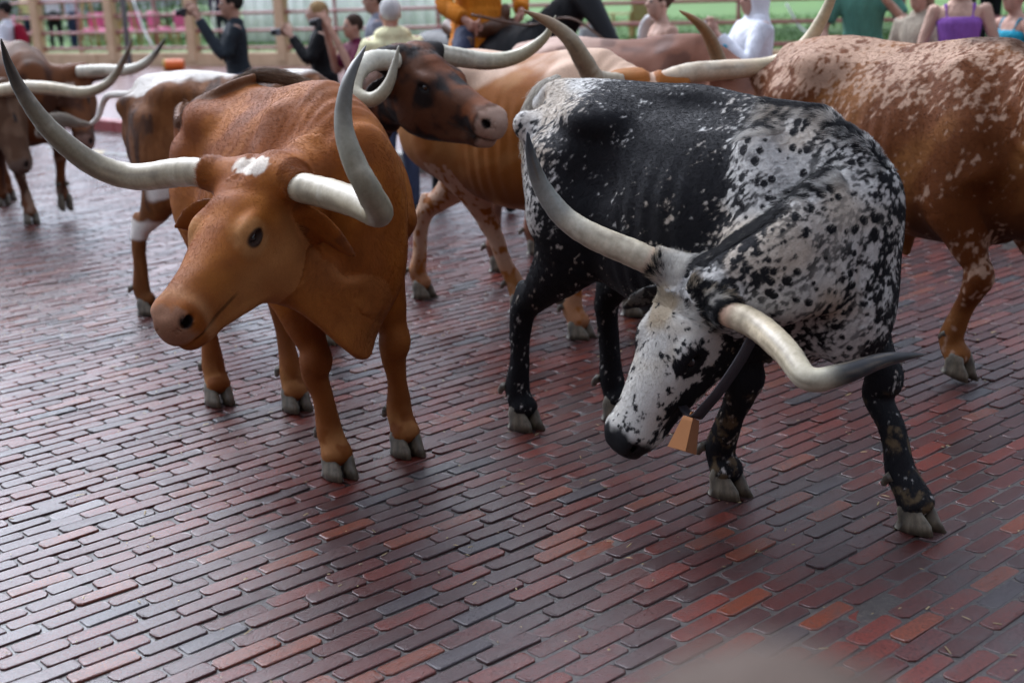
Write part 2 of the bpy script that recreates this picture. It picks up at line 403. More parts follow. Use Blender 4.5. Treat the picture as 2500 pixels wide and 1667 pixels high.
new_mat('wood', (.42, .25, .09), .6); new_mat('pink', (.75, .11, .30), .6); new_mat('dark', (.02, .02, .025), .6)
mt, nt, b = new_mat('canvas', (.92, .92, .92), .8)
tr = nd(nt, 'ShaderNodeBsdfTranslucent'); tr.inputs[0].default_value = (.95, .95, .95, 1); ms = nd(nt, 'ShaderNodeMixShader'); ms.inputs[0].default_value = .5
nt.links.new(b.outputs[0], ms.inputs[1]); nt.links.new(tr.outputs[0], ms.inputs[2]); nt.links.new(ms.outputs[0], nt.nodes['Material Output'].inputs[0])
mt, nt, b = new_mat('lawn', rough=.8)
gc = nd(nt, 'ShaderNodeNewGeometry'); na = noise(nt, .8, 4, .6, gc.outputs['Position'])
nt.links.new(ramp(nt, na.outputs[0], [(.3, (.050, .13, .012)), (.7, (.085, .20, .020))]), b.inputs['Base Color'])
mt, nt, b = new_mat('grass_blade', rough=.6)
oi = nd(nt, 'ShaderNodeAttribute', attribute_name='coat'); nt.links.new(oi.outputs['Color'], b.inputs['Base Color'])
mt, nt, b = new_mat('leaf', rough=.55)
gc = nd(nt, 'ShaderNodeNewGeometry'); na = noise(nt, 1.3, 3, .6, gc.outputs['Position'])
nt.links.new(ramp(nt, na.outputs[0], [(.3, (.030, .075, .012)), (.7, (.075, .16, .025))]), b.inputs['Base Color'])
new_mat('bark', (.09, .065, .045), .8)
# ------------------------------------------------------------------ cattle
T_TORSO, T_NECK, T_HEAD, T_FORE, T_HIND, T_EAR, T_TAIL, T_DEWLAP = 1, 2, 3, 4, 5, 6, 7, 8
def head_prims(A, o, L, ears=(1, 1), jaw=1.0, big=1.0, hb=None):
    """A: rows forward, left, up of the head; o: middle of the poll; L: poll to muzzle"""
    g = L / 0.62
    def q(x, y, z): return o + g * (A[0] * x + A[1] * y + A[2] * z)
    def st(x, w, top, bot):
        c = (top + bot) / 2; h = (top - bot) / 2; return (*q(x, 0, c), w * g * big, h * g, h * g)
    pr = []
    pr.append(Loft([st(-.05, .088, -.02, -.20), st(0.02, .120, .012, -.275), st(.10, .132, .022, -.325), st(.18, .130, .020, -.335), st(.27, .114, .006, -.306),
                    st(.36, .094, -.010, -.266), st(.45, .080, -.020, -.236), st(.52, .074, -.027, -.220), st(.575, .072, -.038, -.206), st(.612, .058, -.060, -.184)],
                   up=A[2], k=.03, m=4, p=2.35, taper=.12, tag=T_HEAD, cap=.55))
    # poll boss and horn pedestals
    hbp = hb if hb is not None else (q(-.005, -.185, -.022), q(-.005, .185, -.022))
    for s, e_ in zip((-1, 1), hbp):
        m0 = q(-.018, s * .035, -.02); m1 = q(-.012, s * .115, -.022) * .5 + (m0 * .45 + e_ * .55) * .5
        pr.append(Loft([(*m0, .070 * g, .056 * g, .066 * g), (*m1, .064 * g, .060 * g, .064 * g), (*e_, .056 * g, .056 * g, .056 * g)], up=A[2], k=.05, m=4, tag=T_HEAD, cap=.25))
    for s in (-1, 1):
        pr.append(Ell(q(.215, s * .102, -.040), (.062 * g, .030 * g, .038 * g), A, k=.035, tag=T_HEAD))     # brow
        pr.append(Ell(q(.255, s * .098, -.078), (.055 * g, .022 * g, .035 * g), A, k=.03, tag=T_HEAD))      # lower lid
        pr.append(Ell(q(.14, s * .080, -.22), (.105 * g, .040 * g, .092 * g * jaw), A, k=.06, tag=T_HEAD)) # cheek
        pr.append(Ell(q(.33, s * .060, -.09), (.10 * g, .022 * g, .030 * g), A, k=.05, tag=T_HEAD))         # cheekbone
        pr.append(Ell(q(.240, s * .128, -.060), (.031 * g, .024 * g, .0125 * g), A, k=.008, tag=T_HEAD, neg=True))  # eye opening
        for dz_, rr_ in ((.0165, .0075), (-.0165, .0065)):
            pr.append(Loft([(*q(.205, s * .118, -.060 + dz_ * .3), rr_ * .7, rr_ * .7, rr_ * .7), (*q(.240, s * .126, -.060 + dz_), rr_, rr_, rr_), (*q(.276, s * .114, -.060 + dz_ * .2), rr_ * .7, rr_ * .7, rr_ * .7)], up=A[1] * s, k=.012, m=4, tag=T_HEAD))
        pr.append(Ell(q(.574, s * .046, -.082), (.046 * g, .034 * g, .038 * g), A, k=.03, tag=T_HEAD))      # nostril wing
    # muzzle, chin
    pr.append(Ell(q(.552, 0, -.112), (.062 * g, .076 * g, .066 * g), A, k=.05, tag=T_HEAD))
    pr.append(Ell(q(.530, 0, -.200), (.08 * g, .056 * g, .034 * g), A, k=.03, tag=T_HEAD))
    pr.append(Loft([(*q(.52, 0, -.200), .05 * g, .026 * g, .022 * g), (*q(.38, 0, -.252), .055 * g, .03 * g, .026 * g), (*q(.2, 0, -.305), .058 * g, .03 * g, .03 * g), (*q(.08, 0, -.29), .05 * g, .03 * g, .03 * g)], up=A[2], k=.05, tag=T_HEAD))
    for s in (-1, 1):
        # nostril: slanted comma
        a1 = q(.618, s * .034, -.096); a2 = q(.590, s * .078, -.076)
        pr.append(Loft([(*a1, .015 * g, .016 * g, .015 * g), (*(a1 * .5 + a2 * .5), .014 * g, .015 * g, .014 * g), (*a2, .009 * g, .010 * g, .010 * g)], up=A[2], k=.010, neg=True, m=3))
        # mouth
        pr.append(Loft([(*q(.628, s * .01, -.172), .016, .0075, .0075), (*q(.585, s * .068, -.166), .018, .0075, .0075), (*q(.50, s * .078, -.162), .018, .007, .007), (*q(.40, s * .094, -.156), .012, .005, .005)], up=A[2], k=.012, neg=True, m=3))
    for s in (-1, 1):
        if isinstance(ears[0 if s < 0 else 1], int) and not ears[0 if s < 0 else 1]: continue
        e = ears[0 if s < 0 else 1]
        d = e if not isinstance(e, int) else unit(A[1] * s * .85 - A[2] * .45 - A[0] * .1)
        b = q(.03, s * .125, -.115); side = unit(np.cross(d, A[0]))
        fr = unit(np.cross(side, d)); fr = fr if fr @ A[0] > 0 else -fr     # opening faces forward
        def e_(t, w, th): return (*(b + d * t * g - fr * (.012 * math.sin(t * 14))), w * g, th, th)
        pr.append(Loft([e_(-.03, .032, .026), e_(.045, .050, .020), e_(.115, .062, .015), e_(.185, .050, .013), e_(.235, .026, .011), e_(.262, .009, .008)], up=fr, k=.02, m=4, tag=T_EAR))
        pr.append(Loft([(*(b + d * .06 * g + fr * .022), .024 * g, .016, .020), (*(b + d * .11 * g + fr * .018), .030 * g, .014, .017), (*(b + d * .16 * g + fr * .016), .016 * g, .010, .012)], up=fr, k=.012, neg=True, m=3))
    return [p for p in pr if not p.neg] + [p for p in pr if p.neg]
def head_frame(poll, muz, left):
    X = unit(muz - poll); Y = unit(left - X * (left @ X)); return np.array([X, Y, np.cross(X, Y)])
def leg_f(side, foot, S, zt, bend=0.0, lift=0.0, fwd=0.0, toe=None):
    """foreleg; foot = hoof centre (x, y), side +1 left"""
    y = side; fx, fy = foot
    E = V(.40 * S, y * .185 * S, .80 * S + zt)
    def mix(t): return E[:2] * (1 - t) + V(fx - .02, fy) * t
    P = []
    k = mix(.55); kz = .455 * S + lift * .8
    P.append((.42 * S, y * .16 * S, 1.02 * S + zt, .085 * S, .14 * S, .13 * S))
    P.append((*E, .088 * S, .125 * S, .11 * S))
    u = mix(.30); P.append((u[0] + .02 + bend * .5, u[1], .63 * S + lift * .3, .066 * S, .082 * S, .075 * S))
    P.append((k[0] + .028 + bend, k[1], kz + .055, .054 * S, .058 * S, .055 * S))
    P.append((k[0] + .034 + bend, k[1], kz, .060 * S, .064 * S, .056 * S))
    P.append((k[0] + .022 + bend * .9, k[1], kz - .065, .050 * S, .052 * S, .052 * S))
    c = mix(.76); P.append((c[0] + .005 + bend * .5, c[1], .30 * S + lift, .038 * S, .042 * S, .046 * S))
    f = mix(.93); P.append((f[0] - .025 + bend * .1, f[1], .175 * S + lift, .048 * S, .050 * S, .056 * S))
    P.append((fx - .035, fy, .125 * S + lift, .050 * S, .050 * S, .054 * S))
    P.append((fx - .008, fy, .082 * S + lift, .058 * S, .058 * S, .052 * S))
    P = [(x, y_, z, *(np.array([w, u_, d_]) * (1.13 if z > .62 * S else .99))) for x, y_, z, w, u_, d_ in P]
    kp = P[4]; return [Loft(P, up=(1, 0, 0), k=.06, m=4, tag=T_FORE), Ell((kp[0] + .030 * S, kp[1], kp[2] + .012), (.034 * S, .044 * S, .055 * S), k=.04, tag=T_FORE)]
def leg_h(side, foot, S, zt, lift=0.0):
    y = side; fx, fy = foot; d = fx - (-.62 * S); dy = fy - y * .15 * S
    P = [(-.50 * S + d * .05, y * .145 * S, 1.16 * S + zt, .115 * S, .20 * S, .20 * S),
         (-.50 * S + d * .12, y * .165 * S + dy * .1, .96 * S + zt, .115 * S, .20 * S, .19 * S),
         (-.49 * S + d * .25, y * .165 * S + dy * .25, .79 * S + zt * .5, .090 * S, .145 * S, .15 * S),
         (-.555 * S + d * .45, y * .155 * S + dy * .45, .645 * S, .064 * S, .085 * S, .092 * S),
         (-.645 * S + d * .66, y * .145 * S + dy * .66, .535 * S + lift * .5, .048 * S, .058 * S, .066 * S),
         (-.675 * S + d * .74, y * .145 * S + dy * .75, .485 * S + lift * .6, .048 * S, .056 * S, .060 * S),
         (-.675 * S + d * .82, y * .148 * S + dy * .85, .40 * S + lift * .8, .042 * S, .046 * S, .050 * S),
         (-.665 * S + d * .9, y * .15 * S + dy * .92, .27 * S + lift, .038 * S, .044 * S, .047 * S),
         (fx - .04, fy, .165 * S + lift, .048 * S, .050 * S, .056 * S),
         (fx - .03, fy, .120 * S + lift, .049 * S, .050 * S, .052 * S),
         (fx - .005, fy, .082 * S + lift, .056 * S, .057 * S, .052 * S)]
    P = [(x, y_, z, *(np.array([w, u_, d_]) * (1.13 if z > .62 * S else .99))) for x, y_, z, w, u_, d_ in P]
    kp = P[4]; return [Loft(P, up=(1, 0, 0), k=.06, m=4, tag=T_HIND), Ell((kp[0] - .050 * S, kp[1], kp[2] + .035), (.030 * S, .026 * S, .050 * S), k=.04, tag=T_HIND)]
def hoof_mesh(toe_out=0.0):
    """cloven hoof about the origin, sole at z = 0, toe towards +x"""
    vs, fs = [], []
    for s in (-1, 1):
        rings = [(0.0, .000, .000, .072, .047), (0.0, .004, .000, .072, .0475), (.03, .000, .000, .060, .0455), (.062, -.008, .0, .046, .042), (.090, -.014, .0, .034, .036), (.105, -.016, 0, .02, .02)]
        n0 = len(vs); N = 14
        for z, cx, cy, lx, ly in rings:
            for j in range(N):
                a = 2 * math.pi * j / N; ca, sa = math.cos(a), math.sin(a)
                x = cx + (lx if ca > 0 else lx * .78) * np.sign(ca) * abs(ca) ** .8
                y = sa * ly * .5 * (1.0 - .35 * max(0, ca) ** 2)
                inner = .004 if sa * s < 0 else 0
                yy = s * (.0285 - .004 * (ca > 0) * ca) + y * 1.06
                vs.append((x + .004 * math.sin(5 * z * 60 + s), yy * (1 - .0), z))
        for i in range(len(rings) - 1):
            for j in range(N):
                a, b = n0 + i * N + j, n0 + i * N + (j + 1) % N; fs.append((a, b, b + N, a + N))
        fs.append(tuple(n0 + j for j in range(N - 1, -1, -1))); fs.append(tuple(n0 + (len(rings) - 1) * N + j for j in range(N)))
        # dew claw behind the fetlock
        tv, tf = tube_mesh(catmull([(-.070, s * .030, .165), (-.088, s * .032, .150), (-.098, s * .033, .128)], 3), np.linspace(.019, .008, 7), 8)
        n1 = len(vs); vs += [tuple(p) for p in tv]; fs += [tuple(i + n1 for i in f) for f in tf]
    return vs, fs
HOOF_V, HOOF_F = hoof_mesh()
def horn_part(pts, r0, root, inv, tipdark=1.0, dark=(.62, .93), curve=0.55, base_col=(.40, .345, .235), mid_col=(.21, .19, .13), tip_col=(.045, .042, .038), seed=0, pink=0.0):
    """pts in world coordinates from the base to the tip"""
    P = catmull(np.array([inv(p) for p in pts]), 10); n = len(P)
    t = np.concatenate([[0], np.cumsum(np.linalg.norm(np.diff(P, axis=0), axis=1))]); t /= t[-1]
    # re-space evenly
    tt = np.linspace(0, 1, 70); P = np.stack([np.interp(tt, t, P[:, i]) for i in range(3)], 1)
    rad = r0 * (1 - .12 * tt - .55 * tt ** 2 - .27 * tt ** 6) ** 1.0; rad[-1] = r0 * .035
    rad *= 1 - .10 * np.exp(-tt * 16); rad *= 1 + (.022 * np.sin(tt * 120 + seed) + .014 * np.sin(tt * 63 + 2 * seed)) * np.exp(-tt * 3.5)
    v, f = tube_mesh(P, rad, 20); v = np.array(v)
    v[:, :] += .0012 * (fbm(v, 60, 2, seed) - .5)[:, None] * 2
    ti = np.repeat(tt, 20)
    n1 = fbm(v, 9, 3, seed + 3); n2 = fbm(np.stack([ti * 60, v[:, 0] * 2, v[:, 1] * 2], 1), 1.0, 2, seed + 9); st = fbm(v * V(1, 1, 1), 38, 2, seed + 5)
    c = np.ones((len(v), 3)) * np.array(base_col)
    c = lerpc(c, mid_col, sstep(.25, .62, ti + .25 * (n1 - .5)))
    c = lerpc(c, tip_col, sstep(dark[0], dark[1], ti + .18 * (n1 - .5)) * tipdark)
    if pink: c = lerpc(c, (.62, .36, .24), pink * sstep(.07, .0, ti))
    c = c * (.86 + .24 * n2)[:, None]; sc_ = fbm(np.stack([ti * 5, np.tile(np.arange(20) * .9, 70), 0 * ti], 1), 1.0, 3, seed + 12); c = lerpc(c, (.13, .10, .065), .55 * sstep(.60, .72, sc_) * sstep(.02, .12, ti)); rg_ = np.maximum(0, np.sin(ti * 120 + 3 * n1)) * np.exp(-ti * 7); c = c * (1 - .28 * rg_)[:, None]
    c = lerpc(c, (.24, .19, .12), .30 * sstep(.55, .75, st) * sstep(.9, .3, ti))
    c = lerpc(c, (.60, .56, .44), .45 * sstep(.60, .72, fbm(np.stack([ti * 9, v[:, 0] * 14, v[:, 2] * 14], 1), 1.0, 3, seed + 2)) * sstep(.95, .5, ti))
    return mesh_obj('horn', v, f, MAT['horn'], root, True, c)
def place_hooves(root, feet, S, lifts, tilts):
    for i, (fx, fy) in enumerate(feet):
        o = mesh_obj('hoof', np.array(HOOF_V) * S * V(1.12, 1.18, 1.0), HOOF_F, MAT['hoof'], root, True)
        o.location = (fx, fy, lifts[i] + .004); o.rotation_euler = (0, tilts[i][0], tilts[i][1])
class Cow:
    def __init__(c, name, origin, heading, S, feet, poll, muz, left, label, ztilt=0.0, zoff=0.0, h=.012, ears=(1, 1), bends=(0, 0), lifts=(0, 0, 0, 0), tilts=None,
                 tail=None, neck=None, neck_w=1.0, HL=.62, extra=None, hbig=1.0, bend_y=0.0, legs=(1, 1, 1, 1), belly=0.0, front=1.0, wid=1.0, neckl=None, neck_k=.10, hb=None):
        hx, hy = unit(V(heading[0], heading[1])); c.o = V(origin[0], origin[1], 0); c.R = np.array([[hx, hy, 0], [-hy, hx, 0], [0, 0, 1]]); c.S = S
        c.root = empty(name, (origin[0], origin[1], 0), math.atan2(hy, hx), label, 'steer', 'longhorn steers in the street')
        I = c.inv; c.feet = [tuple(I(V(*f, 0) if len(f) == 2 else V(f[0], f[1], 0))[:2]) for f in feet]
        zt = lambda x: zoff + ztilt * x
        def ts(x, top, bot, w, y=0): return (x * S, y + bend_y * x * x, ((top + bot) / 2) * S + zt(x), w * wid * S, (top - bot) / 2 * S, (top - bot) / 2 * S)
        b = belly
        pr = [Loft([ts(-.88, 1.26, .92, .10), ts(-.80, 1.35, .82, .175), ts(-.62, 1.405, .73, .235), ts(-.42, 1.415, .69, .262), ts(-.2, 1.395, .64 - b, .270), ts(.02, 1.385, .59 - b, .288),
                    ts(.24, 1.395, .575 - b, .285 * (1 + front) / 2), ts(.42, 1.415, .59, .250 * front), ts(.56, 1.40, .62, .210 * front), ts(.70, 1.30, .68, .165 * front)], k=.05, m=4, p=2.25, tag=T_TORSO, taper=-.10)]
        # withers ridge, spine, hook and pin bones
        pr.append(Loft([(.50 * S, bend_y * .25, 1.385 * S + zt(.5), .05, .05, .06), (.32 * S, 0, 1.385 * S + zt(.3), .045, .05, .06), (0, 0, 1.365 * S, .04, .035, .05), (-.35 * S, 0, 1.385 * S + zt(-.35), .05, .04, .05), (-.74 * S, 0, 1.355 * S + zt(-.74), .05, .04, .05)], k=.09, m=4, tag=T_TORSO))
        for s in (-1, 1):
            pr.append(Ell((-.40 * S, s * .170 * S, 1.315 * S + zt(-.4)), (.14, .06, .06), k=.14, tag=T_TORSO))
            pr.append(Ell((-.84 * S, s * .115 * S, 1.235 * S + zt(-.84)), (.06, .05, .06), k=.08, tag=T_TORSO))
            # shoulder blade and point of shoulder
            pr.append(Loft([(.36 * S, s * .125 * S, 1.32 * S + zt(.4), .06, .09, .08), (.44 * S, s * .20 * S * front, 1.10 * S + zt(.4), .09, .14, .13), (.54 * S, s * .195 * S * front, .92 * S + zt(.5), .095, .11, .11)], up=(1, 0, 0), k=.07, m=4, tag=T_TORSO))
            pr.append(Ell((-.02 * S, s * .19 * wid * S, .88 * S), (.32, .10, .24), k=.10, tag=T_TORSO))
        sides = (1, -1, 1, -1); fl = []
        for i in range(2):
            if legs[i]: pr.extend(leg_f(sides[i], c.feet[i], S, zt(.45), bends[i], lifts[i]))
        for i in range(2, 4):
            if legs[i]: pr.extend(leg_h(sides[i], c.feet[i], S, zt(-.5), lifts[i]))
        for s in (-1, 1):
            pr.append(Ell((-.30 * S, s * .335 * wid * S, 1.16 * S + zt(-.3)), (.10, .085, .12), k=.11, tag=T_TORSO, neg=True))
            pr.append(Loft([(.21 * S, s * .300 * wid * S, 1.32 * S, .03, .03, .03), (.20 * S, s * .345 * wid * S, 1.08 * S, .03, .035, .035), (.24 * S, s * .335 * wid * S, .82 * S, .03, .03, .03)], up=(1, 0, 0), k=.07, m=4, tag=T_TORSO, neg=True))
        c.poll = I(poll); c.muz = I(muz); c.A = head_frame(c.poll, c.muz, c.R @ np.asarray(left, float))
        L = HL; c.L = L; c.g = L / .62
        ee = tuple(e if isinstance(e, int) else unit(c.R @ np.asarray(e, float)) for e in ears)
        if hbig is not None: pr += head_prims(c.A, c.poll, L, ee, big=hbig, hb=None if hb is None else [I(p) for p in hb])
        # neck
        n1 = c.poll + c.g * (c.A[0] * .03 - c.A[2] * .095)
        b0 = V(.40 * S, 0, 1.09 * S + zt(.4)); b1 = V(.64 * S, bend_y * .5, 1.06 * S + zt(.6))
        mid = [I(V(*p)) for p in neck] if neck else [(b1 * .5 + n1 * .5) + V(0, 0, .03)]
        if neckl: mid = [V(*p) * S for p in neckl]
        NS = [(*b0, .17 * S * neck_w, .27 * S, .33 * S), (*b1, .145 * S * neck_w, .24 * S, .30 * S)]
        for j, p in enumerate(mid):
            t = (j + 1) / (len(mid) + 1); NS.append((*p, (.14 - .02 * t) * S * neck_w, (.20 - .09 * t) * S, (.25 - .07 * t) * S))
        tn = unit(n1 - b1); c.neckU = unit(V(0, 0, 1) - tn * tn[2]); c.neck_mid = (b1 + n1) / 2
        NS.append((*n1, .108 * c.g, .115 * c.g, .150 * c.g)); NS.append((*(n1 + c.A[0] * .08), .09 * c.g, .08 * c.g, .08 * c.g))
        pr.append(Loft(NS, k=neck_k, m=5, tag=T_NECK))
        # brisket
        pr.append(Ell((.66 * S, bend_y * .5, .80 * S + zt(.6)), (.13, .11, .17), k=.12, tag=T_TORSO))
        if tail is not None:
            tp = np.array([V(-.60 * S, 0, 1.36 * S + zt(-.6)), V(-.80 * S, 0, 1.365 * S + zt(-.8)), V(-.895 * S, 0, 1.30 * S + zt(-.8))] + [I(p) for p in tail]); n = len(tp); r = np.interp(np.linspace(0, 1, n), [0, .3, 1], [.045, .026, .014])
            pr.append(Loft([(*tp[i], r[i], r[i], r[i]) for i in range(n)], up=(.3, .9, .2), k=.05, m=5, tag=T_TAIL)); c.tail = tp
        if extra: pr += extra(c)
        c.prims = pr; c.h = h; c.lifts = lifts; c.legs = legs
        til = tilts or [(0, 0)] * 4
        for i in range(4):
            if legs[i]:
                o = mesh_obj('hoof', np.array(HOOF_V) * S * V(1.12, 1.18, 1.0), HOOF_F, MAT['hoof'], c.root, True)
                o.location = (*c.feet[i], lifts[i] * S + .004); o.rotation_euler = (0, til[i][0], til[i][1])
        # eyes
        if hbig is not None:
            for s in (-1, 1):
                p = c.poll + c.g * (c.A[0] * .240 + c.A[1] * s * .098 * hbig - c.A[2] * .060)
                v, f = ball(p, (.0235 * c.g,) * 3); mesh_obj('eye', v, f, MAT['eye'], c.root, True)
    def inv(c, p): return c.R @ (np.asarray(p, float) - c.o)
    def fwd(c, p): return np.asarray(p, float) @ c.R + c.o
    def hq(c, x, y, z): return c.poll + c.g * (c.A[0] * x + c.A[1] * y + c.A[2] * z)
    def headco(c, P): return (P - c.poll) @ c.A.T / c.g
    def build(c, coat, sub=True):
        v, q = mesh_sdf(c.prims, c.h, 2); v = relax(v, q, 3, .5)
        # fine muscle and skin unevenness
        n = vnormals(v, q); v = v + n * ((fbm(v, 9, 2, 5) - .5) * .007)[:, None]
        _, tg0, par0 = sdf(c.prims, v, True); nn_ = fbm(v, 5, 2, 15)
        fold = np.sin(par0 * 46 + 9 * nn_ + v[:, 2] * 9) * sstep(.42, .62, fbm(v, 3.2, 2, 19)) * (tg0 == T_NECK) * .0055
        rib = np.sin(v[:, 0] * 2 * math.pi / .085 + v[:, 2] * 3) * (tg0 == T_TORSO) * sstep(-.32, -.12, v[:, 0]) * sstep(.22, .08, v[:, 0]) * sstep(1.30, 1.15, v[:, 2]) * sstep(.66, .80, v[:, 2]) * .0028
        lump = (fbm(np.stack([v[:, 0], v[:, 1], v[:, 2] * .6], 1), 14, 2, 23) - .5) * .010 * np.isin(tg0, (T_FORE, T_HIND)) * (v[:, 2] < .8)
        v = v + n * (fold + rib + lump)[:, None]
        if sub: v, q = subdiv(v, q)
        _, tg, par = sdf(c.prims, v, True)
        n = vnormals(v, q)
        tg = np.where((tg == T_HIND) & (v[:, 2] > .84 * c.S), T_TORSO, tg); tg = np.where((tg == T_FORE) & (v[:, 2] > .82 * c.S), T_TORSO, tg)
        c.v, c.q, c.tg, c.par, c.n = v, q, tg, par, n
        c.col = np.clip(coat(c, v, n, tg, par), 0.004, 1)
        c.body = mesh_obj('body', v, q, MAT['coat'], c.root, True, c.col)
        return c
    def horn(c, pts, r0, **k): return horn_part(pts, r0, c.root, c.inv, **k)
def ball(c, r, nu=14, nv=9):
    vs = [(c[0], c[1], c[2] - r[2])]; fs = []
    for i in range(1, nv):
        a = -math.pi / 2 + math.pi * i / nv
        for j in range(nu):
            b = 2 * math.pi * j / nu; vs.append((c[0] + r[0] * math.cos(a) * math.cos(b), c[1] + r[1] * math.cos(a) * math.sin(b), c[2] + r[2] * math.sin(a)))
    vs.append((c[0], c[1], c[2] + r[2])); k = len(vs) - 1
    for j in range(nu): fs.append((0, 1 + (j + 1) % nu, 1 + j)); fs.append((k, k - nu + j, k - nu + (j + 1) % nu))
    for i in range(nv - 2):
        for j in range(nu):
            a, b = 1 + i * nu + j, 1 + i * nu + (j + 1) % nu; fs.append((a, b, b + nu, a + nu))
    return vs, fs

def flow_dir(c, P, n, tg):
    f = np.tile(V(-.8, 0, -.55), (len(P), 1))
    m_ = np.isin(tg, (T_FORE, T_HIND)); f[m_] = (-.12, 0, -1)
    m_ = (tg == T_TAIL) | (tg == T_DEWLAP); f[m_] = (-.2, 0, -1)
    m_ = np.isin(tg, (T_HEAD, T_EAR)); H = c.headco(P[m_])
    d = np.stack([H[:, 0] - .13, H[:, 1] * .9, H[:, 2] * .6 - .02], 1); d[:, 0] += .10 * np.sign(d[:, 0]) * 0 ; f[m_] = unit(d) @ c.A
    f = f - n * (f * n).sum(1)[:, None]; return unit(f)
def fur(c, count, length=.018, width=.0011, lift=.13, seed=1, sel=None, name='coat_hair', jit=.25, hl=.7, cv=.14):
    rng = np.random.default_rng(seed); v, q = c.v, c.q
    a = np.linalg.norm(np.cross(v[q[:, 2]] - v[q[:, 0]], v[q[:, 3]] - v[q[:, 1]]), axis=1)
    H = c.headco(v); keep = np.ones(len(v)); hd = c.tg == T_HEAD
    keep[hd & (H[:, 0] > .555)] = 0; keep[hd & (np.sqrt((H[:, 0] - .24) ** 2 + (np.abs(H[:, 1]) - .115) ** 2 + (H[:, 2] + .06) ** 2) < .036)] = 0
    if sel is not None: keep = keep * sel(c)
    a = a * keep[q].min(1)
    fi = np.searchsorted(np.cumsum(a), rng.random(count) * a.sum()); fi = np.clip(fi, 0, len(q) - 1)
    u, w = rng.random((2, count, 1)); Q = q[fi]
    P = (v[Q[:, 0]] * (1 - u) + v[Q[:, 1]] * u) * (1 - w) + (v[Q[:, 3]] * (1 - u) + v[Q[:, 2]] * u) * w
    N = unit(c.n[Q].mean(1)); near = Q[np.arange(count), rng.integers(0, 4, count)]; tg = c.tg[near]
    Cc = c.col[near] * rng.uniform(1 - cv, 1 + cv, (count, 1))
    D = flow_dir(c, P, N, tg); ck = np.stack([vnoise(P, 14, 5), vnoise(P, 14, 6), vnoise(P, 14, 7)], 1) - .5
    D = unit(D + ck * .16 + rng.normal(0, jit * .5, (count, 3))); D = unit(D - N * (D * N).sum(1)[:, None])
    ln = length * rng.uniform(.6, 1.25, (count, 1)) * np.where(np.isin(tg, (T_HEAD, T_EAR, T_FORE, T_HIND)), hl, 1.0)[:, None]
    pts = np.stack([P - N * .002, P + D * ln * .45 + N * ln * lift * .7, P + D * ln + N * ln * lift * .75], 1)
    return strands(name, pts, Cc, width, c.root)
def tuft(name, path, rad, count, length, col0, col1, parent, inv, seed=0, width=.0022):
    """bunch of long hair along a path given in world coordinates"""
    rng = np.random.default_rng(seed); P = catmull(np.array([inv(p) for p in path]), 8); n = len(P); T = unit(np.gradient(P, axis=0))
    t = rng.random(count) * .8; i = (t * (n - 1)); k = 5; pts = np.zeros((count, k, 3)); off = rng.normal(0, 1, (count, 3)); off = off / np.maximum(1, np.linalg.norm(off, axis=1, keepdims=True))
    r0 = np.interp(t, np.linspace(0, 1, len(rad)), rad)[:, None]
    for j in range(k):
        ij = np.clip(i + j * length * (n - 1) / (k - 1), 0, n - 1); lo_ = np.floor(ij).astype(int); hi_ = np.minimum(lo_ + 1, n - 1); f = (ij - lo_)[:, None]
        c_ = P[lo_] * (1 - f) + P[hi_] * f; rj = np.interp(ij / (n - 1), np.linspace(0, 1, len(rad)), rad)[:, None]
        pts[:, j] = c_ + off * (r0 * .35 + rj * (.4 + .25 * j / k)) + rng.normal(0, .002, (count, 3)) * j
    w = rng.random((count, 1)) * .5 + .5 * t[:, None]; colr = (np.array(col0) * (1 - w) + np.array(col1) * w) * rng.uniform(.7, 1.25, (count, 1))
    return strands(name, pts, colr, width, parent)
def strands(name, pts, colr, width, parent, mat='fur', taper=.15):
    n, k = pts.shape[:2]
    hc = bpy.data.hair_curves.new(name); hc.add_curves([k] * n)
    hc.position_data.foreach_set('vector', np.ascontiguousarray(pts, np.float32).ravel())
    r = hc.attributes.get('radius') or hc.attributes.new('radius', 'FLOAT', 'POINT')
    r.data.foreach_set('value', np.tile(np.linspace(1, taper, k) * width / 2, n).astype(np.float32))
    a = hc.attributes.new('coat', 'FLOAT_COLOR', 'CURVE'); c4 = np.ones((n, 4), np.float32); c4[:, :3] = colr; a.data.foreach_set('color', c4.ravel())
    hc.materials.append(MAT[mat]); o = bpy.data.objects.new(name, hc); COL.objects.link(o); o.parent = parent; o['kind'] = 'stuff'; return o
# ------------------------------------------------------------------ the brick street
AZ = math.radians(48.5); DC = V(math.sin(AZ), math.cos(AZ)); DP = V(-math.cos(AZ), math.sin(AZ))     # along the courses, across them
KERB_S = 8.5                                                                                        # the kerb lies across the courses
def st(s, t, z=0.0): p = DC * s + DP * t; return (p[0], p[1], z)
_gs, _gt = np.linspace(-14, KERB_S, 150), np.linspace(-25, 60, 420)
_G = np.stack(np.meshgrid(_gs, _gt, indexing='ij'), -1).reshape(-1, 2); _XY = _G[:, :1] * DC + _G[:, 1:] * DP
_z = -.0080 + .009 * (fbm(np.column_stack([_XY, 0 * _XY[:, 0]]), .9, 3, 77) - .5) + .0045 * sstep(-.6, 1.6, _XY[:, 0]) * sstep(7, 4, _XY[:, 1])
_i = np.arange(150 * 420).reshape(150, 420)
bed = mesh_obj('street', np.column_stack([_XY, np.minimum(_z, -.0030)]), np.stack([_i[:-1, :-1], _i[1:, :-1], _i[1:, 1:], _i[:-1, 1:]], -1).reshape(-1, 4), MAT['mortar'], None, True)
tag(bed, 'wet red brick street', None, None, 'structure')
BL, BW, JL, JW = .2245, .0775, .0080, .0090
